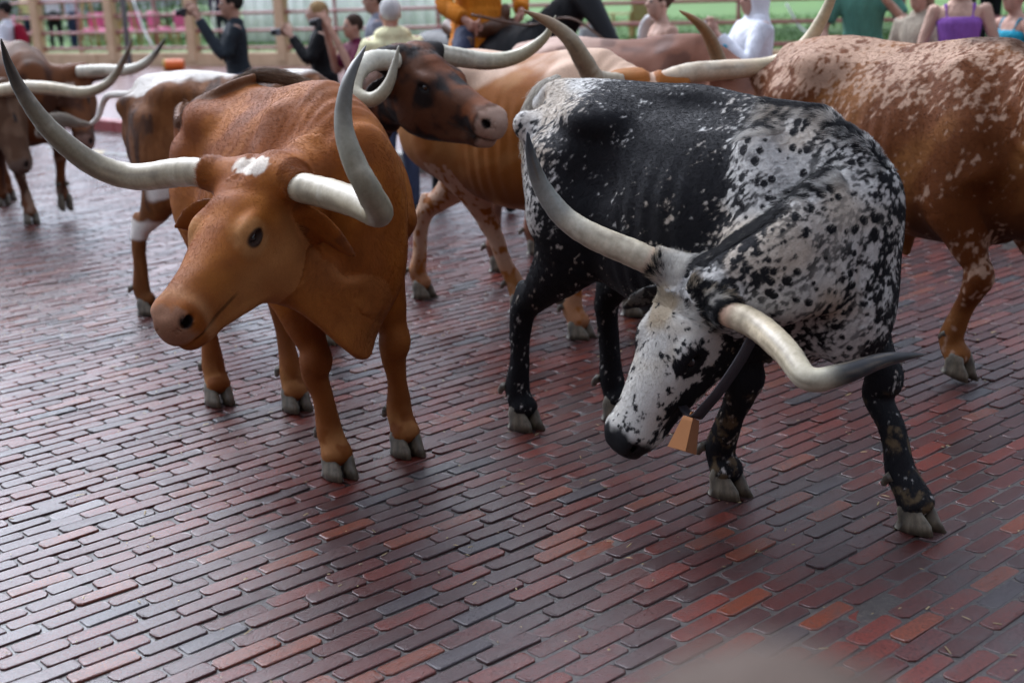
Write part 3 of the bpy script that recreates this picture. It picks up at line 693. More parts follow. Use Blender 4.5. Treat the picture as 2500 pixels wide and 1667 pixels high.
def brick_shape(rng, l, w):
    """worn paving brick, top about z = 0; 8-sided outline in three rings"""
    c = .006 + .010 * rng.random(4); x, y = l / 2, w / 2
    def ring(ins, z):
        X, Y = x - ins, y - ins; r = []
        for (sx, sy, k) in ((1, 1, 0), (-1, 1, 1), (-1, -1, 2), (1, -1, 3)):
            a = (sx * X, sy * (Y - c[k])); b_ = (sx * (X - c[k]), sy * Y); r += [a, b_] if k in (0, 2) else [b_, a]
        return [(p[0], p[1], z) for p in r]
    rings = [ring(0, -.03), ring(.0002, -.0036), ring(.0012, -.0010), ring(.0034, 0.0)]
    v = np.array([p for r in rings for p in r]); v[16:, 2] += rng.normal(0, .0005, 16); w8 = rng.normal(0, .0012, (8, 2)); v[:, :2] += np.tile(w8, (4, 1))
    f = []
    for i in range(3):
        for j in range(8): a, b_ = i * 8 + j, i * 8 + (j + 1) % 8; f.append((a, b_, b_ + 8, a + 8))
    f.append(tuple(24 + j for j in range(8)))
    return v, f
def brick_tint(rng):
    k = rng.random()
    if k < .46: c = V(.120, .026, .017) * rng.uniform(.7, 1.25)
    elif k < .78: c = V(.078, .022, .018) * rng.uniform(.7, 1.25)
    elif k < .92: c = V(.058, .027, .025) * rng.uniform(.7, 1.2)
    elif k < .945: c = V(.040, .034, .036) * rng.uniform(.7, 1.3)
    else: c = V(.165, .042, .018) * rng.uniform(.8, 1.15)
    return c * V(.78, .72, .76)
rb = np.random.default_rng(5)
spots = []
def px_of(x, y, z=0):
    d = V(x, y, z - CAM_H); zc = d @ C_F; return CX + F_PX * (d @ C_R) / zc, CY - F_PX * (d @ C_U) / zc, zc
nrow = int(60 / BW)
for r in range(-int(14 / BW), nrow):
    t = r * BW; off = (r % 2) * BL * .5 + rb.normal(0, .012) + .03 * math.sin(r * .11)
    for q in range(-int(9 / BL), int(KERB_S / BL) + 2):
        s = q * BL + off
        if s + BL / 2 > KERB_S - .01: continue
        x, y, _ = st(s, t)
        if y < 2.0: continue
        u, w, zc = px_of(x, y)
        if zc < .5 or u < -420 or u > 2920 or w > 1960: continue
        spots.append((zc, s, t, -30 < u < 2530 and w < 1700))
spots.sort(); near = [k for k in spots if k[3]][:300]; nset = set((k[1], k[2]) for k in near)
variants = []
for k in range(24):
    v, f = brick_shape(rb, BL - JL - .004 * rb.random(), BW - JW - .003 * rb.random()); o = mesh_obj('brick', v, f, MAT['brick'], None, True, np.tile(brick_tint(rb), (len(v), 1)))
    o.data.polygons.foreach_set('use_smooth', np.zeros(len(o.data.polygons), bool)); variants.append(o.data); bpy.data.objects.remove(o)
AV, AF, AC = [], [], []; base = 0
ang = math.atan2(DC[1], DC[0])
for zc, s, t, vis in spots:
    x, y, _ = st(s + rb.normal(0, .0025), t + rb.normal(0, .0016)); z = rb.normal(0, .0014); ry, rx, rz_ = rb.normal(0, .006), rb.normal(0, .010), rb.normal(0, .010)
    if rb.random() < .06: z -= .0035 * rb.random(); rx, ry = rx * 2.5, ry * 2.5; rz_ *= 1.8
    if (s, t) in nset:
        o = bpy.data.objects.new('brick', variants[rb.integers(24)]); COL.objects.link(o); o.parent = bed; o.location = (x, y, z); o.rotation_euler = (rx, ry, ang + rz_ + (math.pi if rb.random() < .5 else 0))
    else:
        v, f = brick_shape(rb, BL - JL - .005 * rb.random(), BW - JW - .003 * rb.random())
        v[:, 2] += z + v[:, 1] * rx - v[:, 0] * ry; a = ang + rz_; ca, sa = math.cos(a), math.sin(a)
        AV.append(np.stack([x + v[:, 0] * ca - v[:, 1] * sa, y + v[:, 0] * sa + v[:, 1] * ca, v[:, 2]], 1)); AF += [tuple(i + base for i in g) for g in f]; AC.append(np.tile(brick_tint(rb), (len(v), 1))); base += len(v)
o = mesh_obj('brick_paving', np.vstack(AV), AF, MAT['brick'], bed, False, np.vstack(AC)); tag(o, kind='stuff')
# ---- kerb, walk and lawn
walk = mesh_obj('pavement', [st(KERB_S + .16, -25, .125), st(40, -25, .125), st(40, 70, .125), st(KERB_S + .16, 70, .125)], [(0, 1, 2, 3)], MAT['walk'], None, False); tag(walk, kind='structure')
kerb = empty('kerb', st(KERB_S + .075, 5, 0)); tag(kerb, kind='structure')
kb = MB().box((0, 0, 0), (.15, 1.49, .19), None, .015)
first = None
for k in range(-4, 16):
    t = 5 + k * 1.5; mname = 'red_kerb' if k in (8, 9, 10) else 'concrete'
    o = kb.build('kerb_stone', MAT[mname], kerb); o.location = (0, 0, 0); p = np.array(st(KERB_S + .075, t, .055)) - np.array(st(KERB_S + .075, 5, 0)); o.location = p; o.rotation_euler = (0, 0, ang)
FA, FB = V(-9.8, 34.0), V(5.4, 23.7); FD = unit(FB - FA); FN = V(-FD[1], FD[0])      # fence line; FN points away from the street
def fl(d, n=0.0, z=0.0): p = FA + FD * d + FN * n; return (p[0], p[1], z)
lawn = mesh_obj('lawn', [fl(-30, .15, .36), fl(60, .15, .36), fl(90, 120, .36), fl(-90, 120, .36)], [(0, 1, 2, 3)], MAT['lawn'], None, False); tag(lawn, kind='structure')
# grass blades near the fence
rg = np.random.default_rng(9); n = 26000
d = rg.uniform(-6, 34, n); nn = rg.uniform(.2, 1, n) ** 1.6 * 16 + .1; P = np.array([fl(a, b_, .355) for a, b_ in zip(d, nn)])
lean = rg.normal(0, .05, (n, 3)); lean[:, 2] = rg.uniform(.05, .13, n); wv = rg.normal(0, .012, (n, 3)); wv[:, 2] = 0
gv = np.stack([P - wv, P + wv, P + lean], 1).reshape(-1, 3); gc_ = np.repeat(V(.060, .17, .015) * rg.uniform(.6, 1.5, (n, 1)), 3, 0)
g = mesh_obj('lawn_grass', gv, np.arange(3 * n).reshape(-1, 3), MAT['grass_blade'], None, False, gc_); tag(g, 'short bright green grass behind the fence', 'grass', kind='stuff')
# ---- low wall and rail fence
def d_at(px, n=0.0):
    """distance along the fence line (or a line n metres behind it) seen at photo column px"""
    lo, hi = -40.0, 60.0
    for _ in range(50):
        mdl = (lo + hi) / 2; p = fl(mdl, n, .5)
        if px_of(*p)[0] < px: lo = mdl
        else: hi = mdl
    return (lo + hi) / 2
low = empty('retaining_wall', fl(0), 0, 'low cream retaining wall along the lawn', 'wall')
RW = math.atan2(FD[1], FD[0]); Rf = rotz(RW)
o0 = V(*fl(0))
for k in range(-6, 18):
    m_ = MB().box(V(*fl(k * 2.4 + 1.2, 0, .21)) - o0, (2.385, .26, .42), Rf, .02); m_.build('wall_panel', MAT['cream'], low)
fence = empty('rail_fence', fl(0), 0, 'red pipe rail fence with cream posts beside the lawn', 'fence')
RAILS = (.52, .90, 1.28, 1.66)
for z in RAILS:
    m_ = MB()
    m_.tube([V(*fl(-14, -.02, z)) - o0, V(*fl(10, -.02, z)) - o0, V(*fl(42, -.02, z)) - o0], .036, 10); m_.build('rail', MAT['rail_red'], fence, True)
for px in (-75, 103, 283, 478, 697):
    dd = d_at(px); c = V(*fl(dd, -.05, 1.15)) - o0
    po = MB().box(c, (.27, .22, 1.9), Rf, .02).build('post', MAT['cream'], fence)
    for z in RAILS:
        MB().tube([V(*fl(dd + .13, -.02, z)) - o0, V(*fl(dd + .21, -.02, z)) - o0], .055, 10).build('rail_collar', MAT['rail_red'], po, True)
for px in (195, 382, 585, 820, 1070, 1416, 1800, 2200, 2480):
    dd = d_at(px); MB().tube([V(*fl(dd, .05, .35)) - o0, V(*fl(dd, .05, 1.8)) - o0], .038, 10).build('upright', MAT['rail_red'], fence, True)
pl = MB().tube([(0, 0, 0), (0, 0, 4.2)], .065, 12).build('sign_pole', MAT['grey_paint'], None, True); p = gnd(318, 166, .125); pl.location = (p[0], p[1], .125)
MB().box((0, 0, .01), (.24, .24, .02), None, .004).build('base_plate', MAT['grey_paint'], pl)
tag(pl, 'slim grey steel pole in front of the fence', 'pole')

rg = np.random.default_rng(31); n = 900; gx = rg.uniform(-3, 3, n) * 1.2; gy = rg.uniform(2.6, 8.5, n); an = rg.uniform(0, math.pi, n); ln = rg.uniform(.004, .022, n) * (rg.random(n) ** 1.5 * .9 + .25); wd = rg.uniform(.0012, .0030, n)
dx, dy = np.cos(an) * ln, np.sin(an) * ln; ex, ey = -np.sin(an) * wd, np.cos(an) * wd; z0 = np.full(n, .0035)
gv = np.stack([np.stack([gx - dx - ex, gy - dy - ey, z0], 1), np.stack([gx + dx - ex, gy + dy - ey, z0], 1), np.stack([gx + dx + ex, gy + dy + ey, z0 + .001], 1), np.stack([gx - dx + ex, gy - dy + ey, z0 + .001], 1), np.stack([gx, gy, z0 + .003], 1)], 1).reshape(-1, 3)
gf = (np.arange(n) * 5)[:, None, None] + np.array([(0, 1, 4), (1, 2, 4), (2, 3, 4), (3, 0, 4)])[None]
g = mesh_obj('straw_litter', gv, gf.reshape(-1, 3), MAT['grass_blade'], None, False, np.repeat(V(.30, .22, .10) * rg.uniform(.3, 1.2, (n, 1)), 5, 0)); tag(g, 'bits of straw and grit on the wet bricks', 'litter', kind='stuff')
def plain(rgb):
    return lambda c, v, n, tg, par: np.ones((len(v), 3)) * np.array(rgb)
def streak(c, v, a=.7):
    """coordinates stretched along the lie of the hair"""
    ca, sa = math.cos(a), math.sin(a); u = v[:, 0] * ca + v[:, 2] * sa; w = -v[:, 0] * sa + v[:, 2] * ca
    return np.stack([u * .50, v[:, 1] * .85, w], 1)
def speck(W, nz, soft=.035, amp=.62):
    thr = .5 + (W - .5) * amp; return sstep(soft, -soft, nz - thr)
def hdist(H, x, y, z, sy=1, both=True):
    yy = np.abs(H[:, 1]) if both else H[:, 1]
    return np.sqrt((H[:, 0] - x) ** 2 + ((yy - y) * sy) ** 2 + (H[:, 2] - z) ** 2)
def face_marks(c, v, col, tg, muzzle=(.10, .065, .05), ring=None, ringw=.6, lid=(.03, .018, .014), nostril=True, pad=False):
    H = c.headco(v); hd = np.isin(tg, (T_HEAD,)).astype(float)
    if ring is not None: col = lerpc(col, ring, hd * ringw * sstep(.085, .04, hdist(H, .245, .115, -.06, .7) + .02 * (vnoise(v, 60, 4) - .5)))
    col = lerpc(col, lid, hd * sstep(.034, .024, hdist(np.stack([H[:, 0] * .75 + .05, H[:, 1], H[:, 2]], 1), .231, .118, -.06, .5)))
    nz = .03 * (vnoise(v, 45, 8) - .5)
    if muzzle is not None:
        w = hd * (sstep(.550, .585, H[:, 0] + nz) if not pad else sstep(.578, .598, H[:, 0] + nz) * sstep(.080, .060, np.abs(H[:, 1])) * sstep(-.160, -.140, H[:, 2]))
        col = lerpc(col, muzzle, w)
    col = lerpc(col, np.array(col.mean(0)) * .25, hd * .8 * sstep(.009, .004, np.abs(H[:, 2] + .165 + .02 * np.maximum(0, .5 - H[:, 0]))) * sstep(.37, .42, H[:, 0]))   # mouth
    if nostril:
        col = lerpc(col, (.012, .008, .007), hd * sstep(.032, .020, hdist(H, .600, .055, -.086)))
    return col
# ---- red steer in front, head turned to its right
def ex1(c):
    S = c.S; pr = []
    pr.append(Ell(c.hq(.06, .02, -.30), (.11, .11, .14), k=.14, tag=T_NECK)); pr.append(Ell(c.inv(at(850, 680, 4.93)), (.15, .12, .17), k=.16, tag=T_NECK)); a = c.hq(.12, 0, -.27); b = c.inv(at(795, 795, 4.74)); d = c.inv(at(885, 872, 4.82)); e = V(.62 * S, 0, .62 * S)
    pr.append(Loft([(*a, .030, .06, .03), (*(a * .5 + b * .5), .024, .12, .03), (*b, .024, .15, .02), (*d, .026, .13, .01), (*e, .05, .08, .03)], up=(0, 0, 1), k=.12, m=5, tag=T_DEWLAP))
    return pr
def coat_red(c, v, n, tg, par):
    nz = fbm(streak(c, v), 7, 4, 3); col = np.ones((len(v), 3)) * V(.22, .060, .008)
    col = lerpc(col, (.34, .112, .016), sstep(.42, .68, nz) * .8); col = lerpc(col, (.12, .034, .008), sstep(.48, .28, nz) * .35)
    col = lerpc(col, (.38, .17, .06), .12 * sstep(1.42, 1.52, v[:, 2]) * np.isin(tg, (T_TORSO,)))  # paler topline: sky sheen on the back painted into the coat
    low = sstep(.75, .35, v[:, 2]) * np.isin(tg, (T_FORE, T_HIND)); col = lerpc(col, (.19, .065, .018), low * .7)
    col = lerpc(col, (.34, .15, .05), sstep(.24, .14, v[:, 2]) * np.isin(tg, (T_FORE, T_HIND)) * sstep(.4, .6, fbm(v, 18, 2, 9)) * .8)
    H = c.headco(v); hd = (tg == T_HEAD).astype(float)
    col = lerpc(col, (.42, .19, .065), hd * .75 * sstep(-.02, -.20, H[:, 2]) * sstep(.6, .3, H[:, 0]))           # paler cheek
    col = lerpc(col, (.36, .16, .055), ((tg == T_DEWLAP) | ((tg == T_NECK) & (v[:, 2] < 1.0))) * .25)
    col = lerpc(col, (.16, .055, .02), hd * .5 * sstep(.3, .5, H[:, 0]) * sstep(.12, .0, np.abs(H[:, 1])) )
    st = fbm(np.stack([H[:, 0] * .5, H[:, 1], H[:, 2]], 1), 34, 3, 21)
    d = np.sqrt((H[:, 0] / .06) ** 2 + ((H[:, 1] - .01) / .085) ** 2)
    col = lerpc(col, (.70, .62, .52), np.isin(tg, (T_HEAD, T_NECK)) * (H[:, 2] > -.09) * sstep(.58, .48, d * .52 + st * .50 - .12))
    col = face_marks(c, v, col, tg, (.24, .115, .065), (.40, .20, .075), .7, (.035, .018, .012), pad=True)
    col = lerpc(col, (.40, .20, .085), hd * sstep(.49, .56, H[:, 0]) * sstep(.57, .54, H[:, 0]) * .5)
    col = lerpc(col, (.06, .022, .012), (tg == T_EAR) * sstep(.50, .62, fbm(v, 18, 2, 4)) * .5)
    tl = (tg == T_TAIL).astype(float); col = lerpc(col, (.10, .05, .025), tl * .75)
    return col
h1 = unit(V(.5, -.866)); bk = .05 * h1
red = Cow('longhorn_steer', (-.91, 5.553), h1, 1.06, [V(-.427, 5.243) - bk, V(-.682, 5.016) - bk, V(-.98, 5.91) - bk, V(-1.366, 6.054) - bk],
          V(-.886, 4.735, 1.255), V(-1.137, 4.217, .925), (.881, -.468, .02), 'rust red longhorn steer with white forehead patch, facing the camera', HL=.662, h=.0095, ztilt=.06, zoff=-.015,
          tail=[at(446, 262, 6.55), at(436, 294, 6.30), at(456, 284, 5.98), at(505, 243, 5.85), at(560, 208, 5.80), at(620, 187, 5.75)], extra=ex1,
          ears=((-.75, .4, -.25), (.72, -.30, -.52)), hb=(at(498, 421, 4.83), at(730, 457, 4.64)))
red.build(coat_red)
red.horn([at(508, 421, 4.825), at(440, 421, 4.9), at(330, 432, 5.0), at(230, 402, 5.0), at(130, 325, 4.95), at(60, 235, 4.9), at(22, 160, 4.85), at(2, 95, 4.8)], .055, seed=1)
red.horn([at(718, 455, 4.65), at(790, 470, 4.55), at(870, 495, 4.38), at(925, 520, 4.2), at(900, 465, 4.1), at(862, 390, 4.1), at(838, 300, 4.15), at(850, 200, 4.2), at(893, 113, 4.3)], .055, seed=2)
fur(red, 210000, .014, .0009, seed=3, lift=.05, jit=.15, cv=.07)
def horn_root(c):
    H = c.headco(c.v); return (c.tg == T_HEAD) * (np.abs(H[:, 1]) > .12) * (H[:, 0] < .08) * 1.0
fur(red, 7000, .030, .0010, seed=23, sel=horn_root, name='horn_base_hair', lift=.05, jit=.3, hl=1.0)
tuft('tail_switch', [at(540, 220, 5.88), at(600, 192, 5.82), at(655, 184, 5.78), at(710, 195, 5.74), at(762, 210, 5.7)], (.018, .030, .034, .026, .010), 2600, .35, (.05, .022, .012), (.26, .16, .09), red.root, red.inv, 4)
# ---- black speckled steer, head lowered
def coat_black(c, v, n, tg, par):
    S = c.S; x = v[:, 0]; z = v[:, 2]; sc = streak(c, v, .75)
    W = np.full(len(v), .10)
    W = np.where(tg == T_TORSO, .03 + .60 * sstep(-.40, -.72, x + .10 * (fbm(v, 4, 2, 2) - .5)) + .34 * sstep(.26, .56, x - .22 * (z - 1.1) + .14 * (fbm(v, 5, 2, 8) - .5)), W)
    W = np.where(tg == T_TORSO, W + .30 * sstep(1.28, 1.40, z) * sstep(-.3, -.5, x) + .22 * sstep(.30, .1, np.abs(x - .30)) * sstep(1.15, 1.35, z), W)
    W = np.where(tg == T_NECK, .68 + .20 * (fbm(v, 4, 2, 12) - .5), W); cr = n @ c.neckU; W = W - .75 * sstep(.86, .96, cr) * (tg == T_NECK) - .5 * sstep(.75, .92, n[:, 2]) * ((tg == T_TORSO) & (x > .36) & (np.abs(v[:, 1]) < .12))
    W = W + .22 * sstep(.45, .75, cr) * sstep(.95, .80, cr) * (tg == T_NECK) - .20 * (tg == T_NECK) * sstep(.1, -.4, cr)
    W = np.where(tg == T_HIND, .06 + .5 * sstep(.75, 1.15, z) * sstep(-.5, -.75, x), W)
    W = np.where(tg == T_FORE, .08 + .45 * sstep(.55, .95, z), W)
    W = np.where(tg == T_TAIL, .85 - .75 * sstep(.35, .6, par), W)
    nz = .36 * fbm(sc, 27, 3, 31) + .64 * fbm(sc, 95, 2, 37)
    nk = np.isin(tg, (T_NECK, T_TORSO)) * sstep(.26, .36, x + .10 * (fbm(v, 6, 2, 85) - .5) + .10 * (1.15 - z) * (v[:, 1] < .1)); nk = np.maximum(nk, (tg == T_NECK) * 1.0)
    lowr = sstep(1.22, .90, z + .14 * (fbm(v, 5, 2, 87) - .5)) * sstep(-.12, .05, v[:, 1])
    Wn = .60 + .55 * (fbm(streak(c, v, 1.1), 7, 3, 12) - .5) - .24 * lowr - .16 * sstep(-.05, .12, v[:, 1]) - .75 * (tg == T_NECK) * sstep(.74, .88, n @ c.neckU) - .55 * sstep(.80, .93, n[:, 2]) * (np.abs(v[:, 1]) < .13) * sstep(1.0, 1.2, z); W = W * (1 - nk) + Wn * nk
    wht = speck(np.clip(W, 0, 1), nz, .05, .46)
    ft = np.where(nk > .1)[0]; dot = np.zeros(len(v)); f1, rn = worley(v[ft] + .006 * (np.stack([vnoise(v[ft], 60, 81), vnoise(v[ft], 60, 82), vnoise(v[ft], 60, 83)], 1) - .5), 27, 90)
    dot[ft] = sstep(.06, -.02, f1 - (.10 + .42 * rn)) * (rn > .12)
    wht = np.maximum(wht, nk * .85 * sstep(.54, .72, W)) * (1 - dot * nk)
    black = V(.010, .010, .012); white = lerpc(np.ones((len(v), 3)) * V(.54, .53, .50), (.46, .36, .25), sstep(.5, .72, fbm(v, 5, 2, 41)) * .55)
    white = white * (.72 + .5 * fbm(sc, 130, 2, 93))[:, None]
    col = lerpc(np.ones((len(v), 3)) * black, white, wht)
    mud = np.isin(tg, (T_FORE,)) * sstep(.50, .36, z) * sstep(.52, .66, fbm(v, 22, 4, 61, .7)); col = lerpc(col, (.15, .105, .055), mud * .75)
    # white face with dark eye, cheek, poll patch and muzzle
    H = c.headco(v); hd = np.isin(tg, (T_HEAD, T_EAR)); ay = np.abs(H[:, 1]); left = H[:, 1] > 0
    fz = .55 * fbm(v, 34, 2, 71) + .45 * fbm(v, 85, 2, 73)
    Wf = np.full(len(v), .80) - .10 * sstep(.05, .10, ay) - .12 * sstep(.40, .54, H[:, 0])
    Wf = Wf - .85 * sstep(.062, .034, hdist(np.stack([H[:, 0] * .8 + .049, H[:, 1], H[:, 2]], 1), .245, .115, -.06, .6))
    Wf = Wf - .60 * sstep(.095, .03, np.abs(H[:, 2] + .195 - .12 * (H[:, 0] - .25))) * sstep(.04, .07, ay) * sstep(.54, .44, H[:, 0])
    Wf = Wf - .55 * sstep(.075, .03, np.sqrt((H[:, 0] - .03) ** 2 + (H[:, 1] - .05) ** 2)) * (H[:, 2] > -.06)
    Wf = Wf - .35 * sstep(.10, .05, np.abs(H[:, 0] - .03)) * sstep(.08, .12, ay)
    wf = speck(np.clip(Wf, 0, 1), fz, .03, .50)
    fw = lerpc(np.ones((len(v), 3)) * V(.56, .54, .49), (.42, .33, .21), sstep(.40, .62, fbm(v, 9, 2, 44)) * sstep(.42, .15, H[:, 0]) * .85)
    fc = lerpc(np.ones((len(v), 3)) * black, fw, wf)
    col = np.where(hd[:, None], fc, col)
    col = face_marks(c, v, col, tg, (.012, .012, .013), None, 0, (.008, .007, .007))
    col = lerpc(col, (.02, .02, .02), (tg == T_EAR) * .8)
    return col
h2 = unit(V(.605, -.796)); bk = .05 * h2
blk = Cow('longhorn_steer', (.73, 4.97), h2, 1.06, [V(1.399, 4.27) - bk, V(.811, 4.654) - bk, V(.483, 5.572) - bk, V(.072, 5.515) - bk],
          V(.621, 4.515, .855), V(.309, 4.40, .350), (.586, -.791, -.20), 'black and white speckled longhorn steer lowering its head', HL=.615, h=.0095, hbig=1.13, front=.80, wid=.90, neck_w=.84, neck_k=.05, neckl=[(.66, -.10, 1.00), (.58, -.22, .91)], ztilt=-.064, zoff=-.068,
          tail=[at(1316, 240, 5.80), at(1296, 330, 5.80), at(1292, 430, 5.86), at(1310, 520, 5.88), at(1330, 600, 5.85)], ears=((-.6, .5, -.3), (.55, .25, -.70)), hb=(at(1594, 641, 4.62), at(1780, 766, 4.34)))
blk.build(coat_black)
blk.horn([at(1602, 645, 4.615), at(1550, 620, 4.64), at(1450, 578, 4.70), at(1375, 528, 4.74), at(1322, 455, 4.74), at(1296, 380, 4.70), at(1288, 322, 4.66)], .051, seed=3, pink=.9, tip_col=(.06, .07, .08), mid_col=(.27, .28, .25), base_col=(.52, .46, .34))
blk.horn([at(1772, 760, 4.345), at(1850, 797, 4.25), at(1920, 860, 4.08), at(1975, 925, 3.95), at(2060, 912, 3.95), at(2160, 878, 4.02), at(2258, 865, 4.1)], .049, seed=4, pink=.9, base_col=(.58, .49, .34), mid_col=(.40, .38, .29), tip_col=(.016, .016, .018), dark=(.50, .64))
fur(blk, 240000, .014, .0010, seed=5, hl=.9, lift=.14)
tuft('tail_hair', [at(1362, 192, 5.78), at(1318, 228, 5.80), at(1294, 295, 5.80), at(1288, 380, 5.80)], (.024, .045, .042, .016), 4200, .35, (.60, .57, .50), (.45, .42, .36), blk.root, blk.inv, 5)
tuft('tail_switch', [at(1310, 560, 5.85), at(1330, 620, 5.82), at(1352, 680, 5.8), at(1365, 730, 5.8)], (.02, .045, .04, .012), 1800, .5, (.10, .09, .08), (.42, .37, .28), blk.root, blk.inv, 6)
def crest(c):
    return ((c.tg == T_NECK) | ((c.tg == T_TORSO) & (c.v[:, 0] > .3))) * (c.n[:, 2] > .6) * 1.0 + ((c.tg == T_HEAD) * (c.headco(c.v)[:, 0] < .12) * (c.headco(c.v)[:, 2] > -.10)) * 1.0
fur(blk, 30000, .027, .0011, seed=15, sel=crest, name='mane_hair', lift=.28, jit=.5, hl=.9)
fur(blk, 7000, .030, .0010, seed=25, sel=horn_root, name='horn_base_hair', lift=.08, jit=.3, hl=1.0)
# bell collar
cl = empty('bell_collar', tuple(blk.o), math.atan2(h2[1], h2[0]), 'dark leather neck strap with a copper cow bell on the speckled steer', 'collar')
loop = [blk.inv(at(*k)) for k in ((1752, 648, 4.62), (1822, 694, 4.44), (1858, 760, 4.32), (1822, 850, 4.28), (1768, 936, 4.28), (1722, 992, 4.30), (1694, 1016, 4.34), (1660, 975, 4.50), (1622, 850, 4.66), (1634, 720, 4.74), (1690, 652, 4.72))]
loop = np.array(loop + [loop[0]]); L_ = catmull(loop, 6)
cen = L_.mean(0); T_ = unit(np.gradient(L_, axis=0)); N_ = unit(L_ - cen); W_ = unit(np.cross(T_, N_)); vs, fs = [], []
for k in range(len(L_)):
    for (a_, b_) in ((-1, 0), (1, 0), (1, 1), (-1, 1)): vs.append(L_[k] + W_[k] * a_ * .021 + N_[k] * b_ * .006)
for k in range(len(L_) - 1):
    for j in range(4): fs.append((4 * k + j, 4 * k + (j + 1) % 4, 4 * k + 4 + (j + 1) % 4, 4 * k + 4 + j))
new_mat('strap', (.030, .026, .030), .45); new_mat('copper', (.30, .115, .032), .42, .5, .4); mesh_obj('strap', vs, fs, MAT['strap'], cl, True)
bt = blk.inv(at(1688, 1020, 4.34)); bl = bt + V(.0, .0, 0)
bv = []
for z_, hx_, hy_ in ((0, .026, .018), (-.012, .030, .020), (-.115, .046, .034), (-.112, .040, .028), (-.02, .024, .014)):
    bv += [(sx * hx_, sy * hy_, z_) for sx, sy in ((-1, -1), (1, -1), (1, 1), (-1, 1))]
bf = [(3, 2, 1, 0)] + [(4 * r_ + j, 4 * r_ + (j + 1) % 4, 4 * r_ + 4 + (j + 1) % 4, 4 * r_ + 4 + j) for r_ in range(4) for j in range(4)] + [(16, 17, 18, 19)]
be = mesh_obj('bell', bv, bf, MAT['copper'], cl, False); be.location = tuple(bl); be.rotation_euler = (.1, .45, 1.9)
MB().tube(catmull([(-.014, 0, 0), (-.012, 0, .016), (.012, 0, .016), (.014, 0, 0)], 4), .004, 6).build('bell_loop', MAT['copper'], be, True)

# ---- brindled brown steer with white back, head in profile
def coat_brindle(c, v, n, tg, par):
    x, z = v[:, 0], v[:, 2]; b = fbm(np.stack([x, v[:, 1], z * .3], 1), 17, 4, 101); col = np.ones((len(v), 3)) * V(.15, .053, .014)
    col = lerpc(col, (.045, .019, .010), sstep(.47, .66, b) * .85); col = lerpc(col, (.22, .085, .026), sstep(.45, .3, b) * .7)
    H = c.headco(v); hd = np.isin(tg, (T_HEAD, T_EAR, T_NECK)); d = np.ones((len(v), 3)) * V(.085, .031, .013)
    d = lerpc(d, (.012, .008, .007), sstep(.42, .6, fbm(v, 9, 3, 103))); d = lerpc(d, (.19, .06, .02), sstep(.58, .72, fbm(v, 7, 3, 105)) * .8)
    d = lerpc(d, (.17, .055, .022), (tg == T_HEAD) * sstep(.07, .02, np.abs(H[:, 1])) * sstep(.0, .1, -H[:, 0] + .3) * .7)
    col = np.where(hd[:, None], d, col)
    nw = .14 * (fbm(v, 5, 3, 107) - .5); w = np.isin(tg, (T_TORSO, T_HIND)) * sstep(1.385, 1.405, z + nw * .7 + .10 * sstep(-.4, -.7, x)) * sstep(.02, -.10, x + nw)
    w = np.maximum(w, np.isin(tg, (T_TORSO,)) * sstep(.14, .08, np.hypot(x - .42, v[:, 1] * 1.2)) * (z > 1.3))
    w = np.maximum(w, (tg == T_TAIL) * 1.0)
    w = np.maximum(w, (tg == T_HIND) * sstep(.10, .07, np.abs(z - .80 + nw)) * sstep(-.6, -.52, x)); w = np.maximum(w, (tg == T_HIND) * sstep(.10, .06, np.abs(z - .52 + nw)) * (v[:, 1] < 0))
    col = lerpc(col, (.66, .62, .56), w)
    col = face_marks(c, v, col, tg, (.33, .22, .165), None, 0, (.01, .007, .006))
    return col
h3 = unit(V(.842, -.54))
bri = Cow('longhorn_steer', (-1.47, 7.78), h3, .995, [V(-1.13, 7.83), V(-.98, 7.12), V(-1.75, 8.13), V(-2.19, 7.97)], V(-.437, 6.806, 1.541), V(.001, 6.38, 1.306), (.705, .709, .027),
          'dark brindled longhorn steer with white back, head held high in profile', HL=.654, h=.013, ears=((-.5, -.6, -.35), (.3, .8, -.2)),
          tail=[at(262, 235, 8.6), at(240, 285, 8.65), at(215, 305, 8.65), at(185, 303, 8.6)])
bri.build(coat_brindle)
bri.horn([at(965, 148, 6.68), at(905, 150, 6.55), at(870, 180, 6.4), at(866, 228, 6.3), at(910, 243, 6.25), at(950, 203, 6.25), at(974, 112, 6.3)], .052, seed=6, base_col=(.56, .53, .42), mid_col=(.40, .36, .25), tipdark=.5)
bri.horn([at(1045, 128, 6.9), at(1120, 141, 7.0), at(1200, 150, 7.05), at(1270, 135, 7.05), at(1330, 92, 7.0), at(1357, 38, 6.95)], .052, seed=7, base_col=(.56, .53, .42), mid_col=(.44, .40, .27), tipdark=.35)
fur(bri, 90000, .015, .0011, seed=8)
tuft('tail_switch', [at(222, 304, 8.65), at(185, 300, 8.6), at(150, 292, 8.55), at(118, 300, 8.5), at(98, 325, 8.5)], (.012, .04, .05, .045, .015), 2600, .4, (.40, .36, .30), (.24, .20, .15), bri.root, bri.inv, 9)
